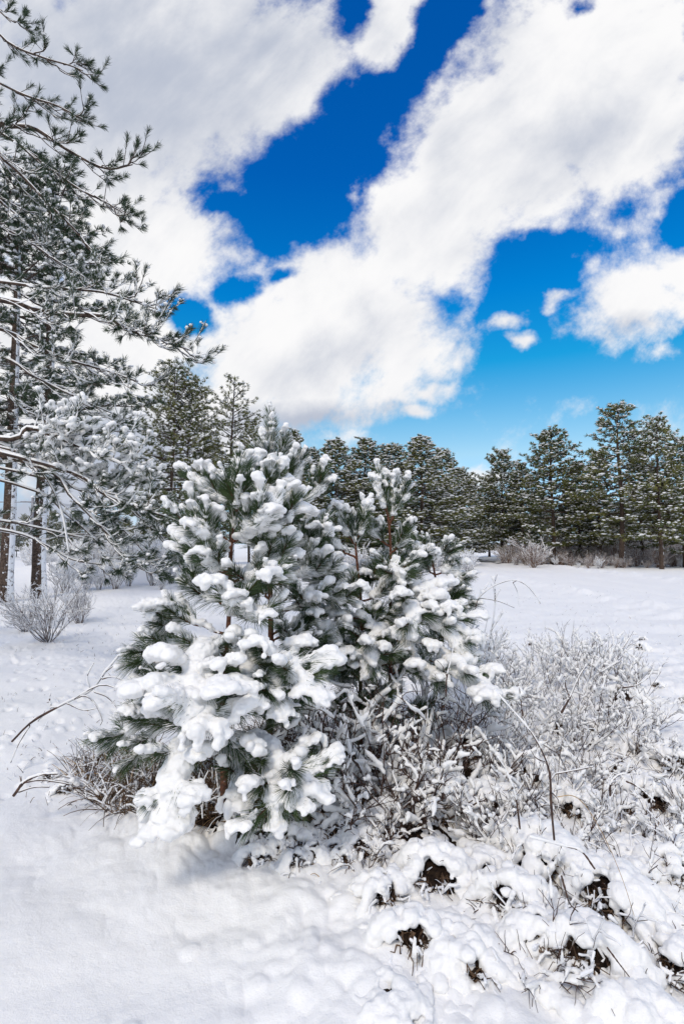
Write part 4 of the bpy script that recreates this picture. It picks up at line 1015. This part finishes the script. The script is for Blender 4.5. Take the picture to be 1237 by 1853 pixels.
# ---------------------------------------------------------------- snow heaped over dead growth, with dark hollows
def hummock(x, y, size, seed, label, group, hole=True, rot=None, h=None, fingers=6, kind='tuft', stalks=26):
    """a cap of snow carried by dead stems; its open side shows the dark inside"""
    rng = np.random.default_rng(seed); z = gz(x, y); h = h or size * rng.uniform(.65, .95)
    root = empty('snow_hummock', (x, y, z), label, 'snowy tuft', group)
    toward = math.atan2(-y, -x) if rot is None else rot      # direction of the opening
    C = []; Rr = []
    def dirn(az): return abs((az - toward + np.pi) % (2 * np.pi) - np.pi)
    gap0 = toward + rng.uniform(-.5, .5); gw = rng.uniform(.55, .95)
    gap1 = gap0 + rng.choice([-1, 1]) * rng.uniform(.8, 1.2); gw1 = rng.uniform(.15, .35)
    def open_(az, el):
        if not hole: return False
        el = el + .18 * math.sin(az * 9 + seed) + .12 * math.sin(az * 23 + seed)
        a = abs((az - gap0 + np.pi) % (2 * np.pi) - np.pi); b = abs((az - gap1 + np.pi) % (2 * np.pi) - np.pi)
        return (a < gw and el < 1.0) or (b < gw1 and el < .6)
    n = int(60 + 190 * size); ex = rng.uniform(.8, 1.25)
    for _ in range(n):
        az = rng.uniform(0, 2 * np.pi); el = math.asin(rng.uniform(0, 1)); r = size * rng.uniform(.08, .24)
        if open_(az, el):
            if rng.uniform() > .08 or el < .5: continue
            r = size * rng.uniform(.06, .11)
        R_ = size * rng.uniform(.70, .90) * (1 + .18 * math.sin(3 * az + seed))
        C.append((x + math.cos(az) * math.cos(el) * R_ * ex, y + math.sin(az) * math.cos(el) * R_ / ex, z + h * math.sin(el) * .85 * rng.uniform(.9, 1.05))); Rr.append((r, r, r * .8))
    if hole:      # crusted stems standing in the opening
        for _ in range(int(rng.integers(0, 4))):
            az = gap0 + rng.uniform(-gw, gw) * 1.1; R_ = size * rng.uniform(.45, .85); t_ = rng.uniform(.4, 1.0); sx = rng.uniform(-.5, .5) * size
            for s_ in np.linspace(0, t_, 9):
                r = size * rng.uniform(.03, .055) + .0035; C.append((x + math.cos(az) * R_ - math.sin(az) * sx * s_, y + math.sin(az) * R_ + math.cos(az) * sx * s_, z + h * .95 * s_ * (1 - .0 * s_))); Rr.append((r, r, r * 1.2))
    # skirt melting into the ground, and drooping lobes running down from the cap
    for _ in range(int(20 + 60 * size)):
        az = rng.uniform(0, 2 * np.pi); R_ = size * rng.uniform(.9, 1.5)
        if open_(az, 0) and R_ < size * 1.15: continue
        r = size * rng.uniform(.12, .30); xx, yy = x + math.cos(az) * R_ * ex, y + math.sin(az) * R_ / ex; C.append((xx, yy, z - r * .35 + .25 * h * max(0, 1.25 - R_ / size))); Rr.append((r, r, r * .75))
    for _ in range(fingers):
        az = toward + rng.uniform(-2.0, 2.0); L = size * rng.uniform(.4, .8); w = size * rng.uniform(.13, .26)
        if open_(az, 0): continue
        top = rng.uniform(.5, .85); x0, y0 = x + math.cos(az) * size * .5 * ex, y + math.sin(az) * size * .5 / ex
        for s_ in np.linspace(0, 1, 9):
            r = w * (1.1 - .35 * s_) * rng.uniform(.8, 1.2)
            C.append((x0 + math.cos(az) * L * s_, y0 + math.sin(az) * L * s_, z + h * top * (1 - s_ ** 1.5) - r * .2)); Rr.append((r, r, r * .9))
    me = remesh(np.array(C), np.array(Rr), max(.0065, size * .032), 2, .008, 15, seed, off=np.array([x, y, z]), name='snow_cap')
    link(bpy.data.objects.new('snow_cap', me), root)
    # stems inside
    g = MB(); ns = int(stalks * (1 + size * 3)); P = []; Rd = []
    for _ in range(ns):
        az = rng.uniform(0, 6.28); r1 = size * rng.uniform(0, .45); lean = rng.uniform(.1, .9); L = h * rng.uniform(.45, .95)
        p0 = np.array([x + math.cos(az) * r1, y + math.sin(az) * r1, z - .02]); d = nrm(np.array([math.cos(az + rng.normal(0, .6)) * lean, math.sin(az) * lean, 1.0]))
        s_ = np.linspace(0, 1, 5)[:, None]; P.append(p0 + d * L * s_ + rng.normal(0, .012, (5, 3)) * s_ - UP * .25 * L * s_ ** 2); Rd.append(np.linspace(.0035, .0015, 5) * rng.uniform(.7, 1.5))
    if hole:      # stems leaning out of the opening, some crusted with snow
        fr = []
        for _ in range(int(8 + 50 * size)):
            az = gap0 + rng.normal(0, .45); p0 = np.array([x + math.cos(az) * size * rng.uniform(.2, .6), y + math.sin(az) * size * rng.uniform(.2, .6), z + rng.uniform(0, .2) * h])
            d = nrm(np.array([math.cos(az) + rng.normal(0, .6), math.sin(az) + rng.normal(0, .6), rng.uniform(.3, 1.6)])); L = size * rng.uniform(.4, .9); s_ = np.linspace(0, 1, 5)[:, None]
            Q = p0 + d * L * s_ + rng.normal(0, .01, (5, 3)) * s_ - UP * .3 * L * s_ ** 2
            if rng.uniform() < .4: fr.append(Q)
            P.append(Q); Rd.append(np.linspace(.0028, .0012, 5) * rng.uniform(.7, 1.4))
        if fr: fr = np.array(fr); tubes(g, fr + UP * .003, rng.uniform(.003, .0075, fr.shape[:2]), 5, 'frost')
    tubes(g, np.array(P), np.array(Rd), 4, 'grass')
    # matted dead leaves round a near-black core that stands for the hollow's shade
    m_ = int(520 * (.5 + size * 2)) if hole else 0; g.mi('grass'); g.mi('litter')
    a_ = rng.uniform(0, 6.28, m_); r_ = size * .50 * np.sqrt(rng.uniform(0, 1, m_)); base = np.stack([x + np.cos(a_) * r_, y + np.sin(a_) * r_, z + rng.uniform(0, .42, m_) * h * (1 - (r_ / size) ** 2)], 1)
    blades(g, base, rng.normal(size=(m_, 3)) + UP * .5, rng.uniform(.02, .06, m_) * (.6 + size * 3), rng.uniform(.003, .009, m_), np.where(rng.uniform(size=m_) < .3, 0, 1), rng, .2, .5)
    gy = MB(); balls(g, np.array([[x, y, z + h * .12]]), np.array([[size * .48, size * .48, h * .42]]), 3, 'litter', .22, rng)
    put('stems_shade_core', g, root, smooth=False)
    return root
HU = [ # px, py of the dark hollow, depth-size, label
    (765, 1475, .21, 'snow hump over a round brown hollow below the twig tangle'), (985, 1615, .16, 'snow hump over the largest black hollow at the lower right'),
    (1105, 1690, .15, 'snow hump over slanting black hollows nearest the lower right corner'), (690, 1660, .09, 'small snow hump with a dark eye in the smooth foreground'),
    (855, 1800, .09, 'low snow hump over a dark slot near the bottom edge'), (1185, 1730, .10, 'small snow hump with two slits at the right edge near the bottom'),
    (1185, 1480, .15, 'wide snow hump by the right edge with a small dark gap under it'), (528, 1555, .08, 'little tuft with brown leaf tips right of the heavy snow chains'),
    (655, 1555, .08, 'little snowy tuft with a dark base between two smooth drifts'), (893, 1515, .15, 'snow hump with narrow dark slits above the large black hollow'),
    (850, 1385, .16, 'snow hump with brown stalks under its left side'), (1130, 1295, .15, 'snow hump over a ragged dark gap at the right among thin twigs'),
    (1080, 1275, .11, 'ragged dark-bottomed tuft left of the gap among thin twigs'), (1225, 1420, .12, 'snow hump cut by the right edge'),
    (1160, 1180, .10, 'small far hump with a brown spot by the track'), (960, 1420, .17, 'broad rounded snow hump in the middle of the right half'),
    (700, 1520, .13, 'rounded snow hump just below the brown hollow'), (1045, 1500, .16, 'rounded snow hump above the hollows at the lower right'),
    (930, 1700, .15, 'long snow hump with drooping lobes left of the black hollows'), (790, 1640, .16, 'broad lobed snow hump in the lower middle'),
    (1060, 1800, .15, 'lobed snow hump near the bottom right'), (620, 1440, .12, 'snow hump right of the heavy snow chains with brown leaves beneath'),
    (1210, 1620, .14, 'rounded snow hump at the right edge above the two slits'), (590, 1500, .10, 'low snow hump beside the leaf-tipped tuft'),
    (1010, 1345, .12, 'snow hump under the long dark upright twig'), (1150, 1390, .13, 'snow hump with curved bare twigs rising from it'),
    (880, 1620, .13, 'rounded snow hump at the centre of the lower right'), (740, 1760, .12, 'smooth low hump with a faint crease in the bottom middle'),
    (960, 1500, .12, 'snow hump with a dark gap below the dark upright twig'), (1150, 1640, .12, 'snow hump with a ragged black mouth between the two hollows at the lower right'), (1060, 1640, .11, 'narrow snow hump with a black slit beside the largest black hollow'), (600, 1380, .12, 'snow hump with a brown hollow under the leftmost twig tangle'),
    (1240, 1800, .14, 'snow hump at the bottom right corner'), (975, 1760, .12, 'small lobed hump between the dark slot and the corner'),
]
for i, (px_, py_, sz, lab) in enumerate(HU):
    g_ = gpt(px_, py_); rr_ = math.hypot(g_[0], g_[1]); k_ = 1 + sz * .6 / rr_
    sz *= 1.4 if i < 14 else 1.12
    hummock(g_[0] * k_, g_[1] * k_, sz, 700 + i, lab, 'snow-covered tufts in the foreground', fingers=int(5 + 40 * sz))
for i in range(46):    # lumps with nothing showing, heaped between
    px_ = rs.uniform(560, 1280); py_ = rs.uniform(1440, 1853)
    if px_ + (py_ - 1440) * .2 < 640: px_ += 250
    if px_ < 700 and py_ > 1650: continue
    if any(abs(px_ - q[0]) < 55 and -20 < py_ - q[1] < 80 for q in HU): continue
    g_ = gpt(px_, py_); sz = rs.uniform(.07, .17)
    hummock(g_[0], g_[1], sz, 900 + i, 'plain rounded snow lump heaped among the tufts in the right foreground', 'plain snow lumps in the foreground', hole=i % 5 == 0, h=sz * rs.uniform(.35, .6), fingers=5, stalks=4)
for i in range(60):    # smaller ones between
    px_ = rs.uniform(560, 1260); py_ = rs.uniform(1330, 1560) if i % 2 else rs.uniform(1150, 1400)
    if py_ < 1330: px_ = rs.uniform(830, 1240)
    g_ = gpt(px_, py_)
    hummock(g_[0], g_[1], rs.uniform(.05, .11) * (.7 if py_ < 1250 else 1), 800 + i, 'small snowed-over tuft among the half-buried twigs at the right', 'small tufts among the twigs', fingers=4, stalks=14)
for i in range(16):
    px_ = 430 + i * 16 + rs.uniform(-10, 10); g_ = gpt(px_, 1500 + (i * 37 % 90) + rs.uniform(-8, 8))
    hummock(g_[0], g_[1], rs.uniform(.05, .10), 980 + i, 'little snowed-over tuft where the smooth drift meets the foot of the young pines', 'tufts in front of the young pines', fingers=5, stalks=16)
LH = [(185, 1440), (250, 1430), (320, 1440), (120, 1425), (230, 1390), (300, 1395), (360, 1470), (290, 1480), (90, 1400), (180, 1370)]
for i, (px_, py_) in enumerate(LH):
    g_ = gpt(px_, py_); hummock(g_[0], g_[1], rs.uniform(.06, .10), 860 + i, 'small snowed-over grass tuft at the left foot of the young pines', 'grass tufts left of the young pines', fingers=6, stalks=26)

# ---------------------------------------------------------------- loose vegetation nobody could count
def grass_field(name, areas, label, cat, seed, mats_=('grass', 'straw', 'frost'), probs=(.72, .08, .20), L=(.10, .34), r=(.0012, .0032), lean=.7):
    rng = np.random.default_rng(seed); mb = MB(); B = {k: [] for k in mats_}
    for (px_, py_, rx, ry, n) in areas:
        for _ in range(n):
            a = rng.uniform(0, 6.28); q = math.sqrt(rng.uniform()); g = gpt(px_ + rx * q * math.cos(a), py_ + ry * q * math.sin(a))
            ll = rng.uniform(*L); d = nrm(np.array([rng.normal(0, lean), rng.normal(0, lean), 1.0])); s_ = np.linspace(0, 1, 6)[:, None]
            Q = g - UP * .01 + d * ll * s_ - UP * rng.uniform(.1, .6) * ll * s_ ** 2.5
            k = rng.choice(mats_, p=probs); w = rng.uniform(*r) * (2.6 if k == 'frost' else 1)
            B[k].append((Q, np.linspace(w, w * .5, 6)))
    for k, v in B.items():
        if v: tubes(mb, np.array([a for a, b in v]), np.array([b for a, b in v]), 4, k)
    return tag(put(name, mb), label, cat, kind='stuff')
grass_field('dead_grass', [(650, 1350, 230, 42, 1500), (410, 1430, 140, 60, 1300), (430, 1472, 120, 26, 900), (570, 1470, 90, 30, 400), (490, 1400, 100, 60, 700), (600, 1400, 100, 60, 800), (700, 1370, 110, 60, 700), (300, 1450, 130, 40, 800), (790, 1340, 80, 50, 320), (220, 1400, 100, 45, 500)],  # first patch is a dense dark backdrop standing in for shade behind the tangles
            'brown and frosted dead grass in the shade under the young pines', 'grass', 3)
grass_field('grass_tips', [(160, 1260, 220, 120, 170), (230, 1140, 200, 50, 200), (960, 1120, 120, 60, 120), (1120, 1150, 120, 80, 90), (120, 1400, 120, 60, 80), (520, 1560, 60, 30, 30), (1080, 1080, 150, 20, 60), (930, 1480, 300, 160, 200), (1020, 1700, 230, 120, 60), (640, 1540, 120, 60, 60), (540, 1590, 60, 40, 14), (870, 1480, 160, 80, 90), (1120, 1600, 110, 100, 60)],
            'short brown grass tips poking through the snow', 'grass', 4, L=(.02, .09), probs=(.7, .05, .25), lean=.5)
# leaf litter sheets, near black to stand in for shade under the clump
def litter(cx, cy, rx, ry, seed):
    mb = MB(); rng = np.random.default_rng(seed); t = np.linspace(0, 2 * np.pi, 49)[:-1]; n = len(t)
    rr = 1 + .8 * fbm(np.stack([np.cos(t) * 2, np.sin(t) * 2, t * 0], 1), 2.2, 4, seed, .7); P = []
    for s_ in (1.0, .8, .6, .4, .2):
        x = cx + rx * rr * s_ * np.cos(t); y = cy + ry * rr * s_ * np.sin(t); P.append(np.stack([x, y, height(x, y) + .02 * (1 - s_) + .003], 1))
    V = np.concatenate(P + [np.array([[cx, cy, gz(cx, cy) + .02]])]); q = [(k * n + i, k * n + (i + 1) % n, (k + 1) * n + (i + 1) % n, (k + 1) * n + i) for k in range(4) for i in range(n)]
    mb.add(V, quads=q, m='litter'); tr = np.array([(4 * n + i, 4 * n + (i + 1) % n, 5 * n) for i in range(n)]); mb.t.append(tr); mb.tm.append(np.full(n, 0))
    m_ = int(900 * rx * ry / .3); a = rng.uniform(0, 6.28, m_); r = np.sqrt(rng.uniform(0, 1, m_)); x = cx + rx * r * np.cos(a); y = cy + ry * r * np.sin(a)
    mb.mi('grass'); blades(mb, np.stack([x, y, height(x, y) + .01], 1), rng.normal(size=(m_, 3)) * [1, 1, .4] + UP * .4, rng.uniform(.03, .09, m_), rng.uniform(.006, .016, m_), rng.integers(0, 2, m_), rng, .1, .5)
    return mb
lm = MB()
parts_ = [litter(-.52, 3.05, .36, .34, 1), litter(-.25, 3.15, .55, .5, 2), litter(.18, 3.1, .5, .45, 3), litter(.50, 3.25, .45, .42, 4), litter(.15, 3.75, .7, .4, 5)]
for k_, p_ in enumerate(parts_):
    for Vv in [p_.mesh('shade_litter')]:
        o_ = link(bpy.data.objects.new('shade_litter', Vv)); tag(o_, 'leaf litter coloured near black to stand for the shade under the young pines', 'leaf litter', kind='stuff')

# ---------------------------------------------------------------- single twigs that stand out
def twig(label, pts, d0, r0=.005, sides=(), snow=.006, m='twig', cat='twig', name='bare_twig', nod=True, frac=.7):
    rng = np.random.default_rng(abs(hash(label)) % 1000 if False else len(label) * 7 + int(pts[0][0]))
    P = spline(px_path(pts, d0), 22); g = P[0]
    root = empty(name, tuple(P[0]), label, cat)
    mb = MB(); rr = np.linspace(r0, r0 * .45, 22)
    if nod: rr = rr * (1 + .35 * (rng.uniform(size=22) > .72))
    tubes(mb, P, rr, 6, m)
    sn = MB()
    if snow:
        a = int(22 * (1 - frac)) if frac < 1 else 0
        w = snow * rng.uniform(.3, 1.2, 22 - a); tubes(sn, P[a:] + UP * (rr[a:] * .6 + w * .4)[:, None], w + rr[a:] * .5, 6, 'snow')
    for sd in sides:
        Q = spline(px_path(sd, d0), 10); Q[0] = P[int(np.argmin(np.linalg.norm(P - Q[0], axis=1)))]
        r2 = np.linspace(r0 * .6, r0 * .3, 10) * (1 + .4 * (rng.uniform(size=10) > .7)); tubes(mb, Q, r2, 5, m)
        if snow: tubes(sn, Q + UP * .003, r2 * .4 + snow * .45 * rng.uniform(.2, 1.1, 10), 5, 'snow')
    put('stem', mb, root)
    if snow: put('snow_cover', sn, root)
    return root
twig('long bent branch lying over the snow at the left, its end pointing at the pines', [(22, 1342, 3.35), (60, 1305, 3.4), (120, 1272, 3.5), (165, 1250, 3.55), (192, 1215, 3.6), (228, 1175, 3.7), (267, 1150, 3.8)], 3.5, .007,
     [[(128, 1268), (180, 1240, 3.4), (215, 1248, 3.35), (232, 1260, 3.3)], [(165, 1250), (195, 1262), (215, 1285)], [(120, 1272), (150, 1285), (175, 1282)], [(165, 1250), (158, 1225), (170, 1200)], [(180, 1230), (205, 1225), (230, 1235)],
      [(95, 1284), (90, 1265), (92, 1255)], [(150, 1256), (170, 1270), (185, 1300), (182, 1312)], [(60, 1305), (35, 1345), (20, 1380)], [(192, 1215), (215, 1200), (235, 1205)]], .010)
twig('high arched bare twig curving down right of the smallest young pine', [(852, 1125, 4.1), (860, 1100), (866, 1082), (890, 1062), (925, 1050), (950, 1058), (968, 1078), (977, 1092)], 4.2, .0034, [[(866, 1082), (900, 1088), (930, 1100)], [(925, 1050), (935, 1070), (938, 1095)]], .004)
twig('tall dark upright twig with two side shoots, nearest on the right', [(1002, 1520, 2.1), (996, 1450), (994, 1400), (980, 1360), (960, 1325), (935, 1295), (902, 1258)], 2.15, .0042,
     [[(996, 1402), (1030, 1396), (1072, 1388)], [(946, 1305), (942, 1270), (938, 1236)], [(990, 1380), (970, 1372), (960, 1358)], [(994, 1430), (1010, 1450), (1005, 1480)]], .0035, frac=.5)
twig('straight dark twig slanting up to the right among the thin shrubs', [(1015, 1290, 3.0), (1030, 1262), (1045, 1228), (1060, 1203)], 3.0, .0055, [[(1030, 1262), (1022, 1240), (1024, 1225)]], .003)
twig('thin straw stalk arching over to the lower right', [(1008, 1442, 1.95), (1035, 1440), (1060, 1460), (1095, 1520), (1125, 1590), (1148, 1662)], 1.95, .0017, (), 0, 'straw', 'grass stalk', 'straw_stalk', False)
twig('curved dark twig hooked over the hump by the right edge', [(1103, 1440, 2.3), (1104, 1418), (1116, 1404), (1131, 1400)], 2.3, .0045, [[(1116, 1404), (1108, 1400), (1102, 1408)]], .004)
twig('thin dark twig drooping right beside the hooked one', [(1132, 1414, 2.3), (1150, 1422), (1168, 1436), (1183, 1450)], 2.3, .0033, (), .003)
twig('short dark twig slanting over the lower right hollows', [(1015, 1585, 1.8), (1022, 1610), (1030, 1635), (1045, 1650)], 1.8, .0033, (), 0)
twig('dark twig poking from the snow near the bottom right corner', [(1098, 1715, 1.7), (1118, 1742), (1138, 1768)], 1.7, .0028, (), 0)
twig('dark stem rising through the snow in front of the drooping sprays', [(806, 1260, 3.0), (808, 1225), (816, 1190), (822, 1150)], 3.0, .0042, [[(808, 1225), (800, 1205), (790, 1195)]], .003, frac=.6)
twig('thin red-brown twig with a fork left of the straight dark one', [(940, 1500, 2.3), (932, 1440), (915, 1395), (900, 1370)], 2.3, .0035, [[(932, 1440), (945, 1420), (950, 1400)]], .004)
twig('bare curved sprigs of dark twig near the right edge', [(1125, 1245, 3.3), (1150, 1240), (1172, 1225), (1182, 1208)], 3.3, .004, [[(1150, 1240), (1150, 1225), (1148, 1215)]], .004)
twig('broken dark branch lying in the snow at the far left', [(25, 1440, 2.8), (45, 1415), (75, 1402), (105, 1400)], 2.8, .008, [[(45, 1415), (80, 1412), (130, 1420)], [(30, 1435), (60, 1425), (90, 1424)]], .006)
twig('dark twig with small buds reaching left above the lower right hollows', [(1075, 1572, 1.9), (1050, 1540), (1015, 1530), (958, 1515)], 1.9, .0035, [[(1015, 1530), (1010, 1545), (1012, 1560)]], .005)

# ---------------------------------------------------------------- posts and wires far left
def post(px_, top, d_, r, m, label, cat, name, cross=False):
    x = (px_ - 618.5) / FPX * d_; z = gz(x, d_); H = topH(top, d_) - z
    root = empty(name, (x, d_, z), label, cat); mb = MB(); P = np.array([[x, d_, z - .2], [x, d_, z + H * .5], [x, d_, z + H]]); tubes(mb, P, np.array([r, r * .95, r * .85]), 10, m)
    cap = MB(); balls(cap, np.array([[x, d_, z + H + r * .3]]), np.array([[r * 1.3, r * 1.3, r * .8]]), 2, 'snow')
    put('shaft', mb, root); put('snow_cap', cap, root)
    if cross:
        c = MB(); tubes(c, np.array([[x - .8, d_, z + H - .3], [x, d_, z + H - .3], [x + .8, d_, z + H - .3]]), np.array([.05, .05, .05]), 6, m); put('cross_arm', c, root)
    return root, (x, d_, z + H)
post(231, 972, 19, .07, 'steel', 'dark grey metal post standing in the frosted thicket', 'post', 'metal_post')
_, e1 = post(58, 900, 34, .10, 'wire', 'pale utility pole seen between the two left trunks', 'utility pole', 'utility_pole', True)
_, e2 = post(-160, 880, 36, .10, 'wire', 'pale utility pole outside the left edge', 'utility pole', 'utility_pole', True)
_, e3 = post(330, 915, 60, .10, 'wire', 'small far utility pole hidden behind the close pair of pines', 'utility pole', 'utility_pole', True)
for k_ in (-.7, 0, .7):
    mb = MB()
    for a_, b_ in ((e2, e1), (e1, e3)):
        a_ = np.array(a_); b_ = np.array(b_); s_ = np.linspace(0, 1, 12)[:, None]; P = a_ + (b_ - a_) * s_ + np.array([k_, 0, -.3]) - UP * 1.2 * s_ * (1 - s_); tubes(mb, P, np.full(12, .014), 4, 'wire')
    tag(put('overhead_wire', mb), 'thin overhead wire strung between the pale poles behind the left trunks', 'wire', 'overhead wires at the left')

for i in range(60):
    px_ = rs.uniform(720, 1237); py_ = rs.uniform(1360, 1800) if i % 3 else rs.uniform(1180, 1400)
    if px_ < 900 and py_ > 1600: continue
    g_ = gpt(px_, py_); s_ = rs.uniform(.5, 1.0)
    if i < 4:
        P_, R_ = twig_net(500 + i, stems=2, H=.2, spread=.9, levels=1, kids=4, r0=.0026, wob=.14, kid_len=.45, kid_ang=.9)
        a_ = MB(); tubes(a_, P_, R_, 5, 'twig'); b_ = MB(); snow_on(b_, P_, R_, .0035, rs, m='frost', S=4)
        if i == 0: SPR = []
        SPR.append((a_.mesh('stems'), b_.mesh('snow_cover')))
    place_shrub(SPR[i % len(SPR)], g_[0], g_[1], s_ * 1.3, rs.uniform(0, 6), 'thin bare sprig poking from the heaped snow in the right foreground', 'twig', 'sprigs in the right foreground', name='bare_sprig')
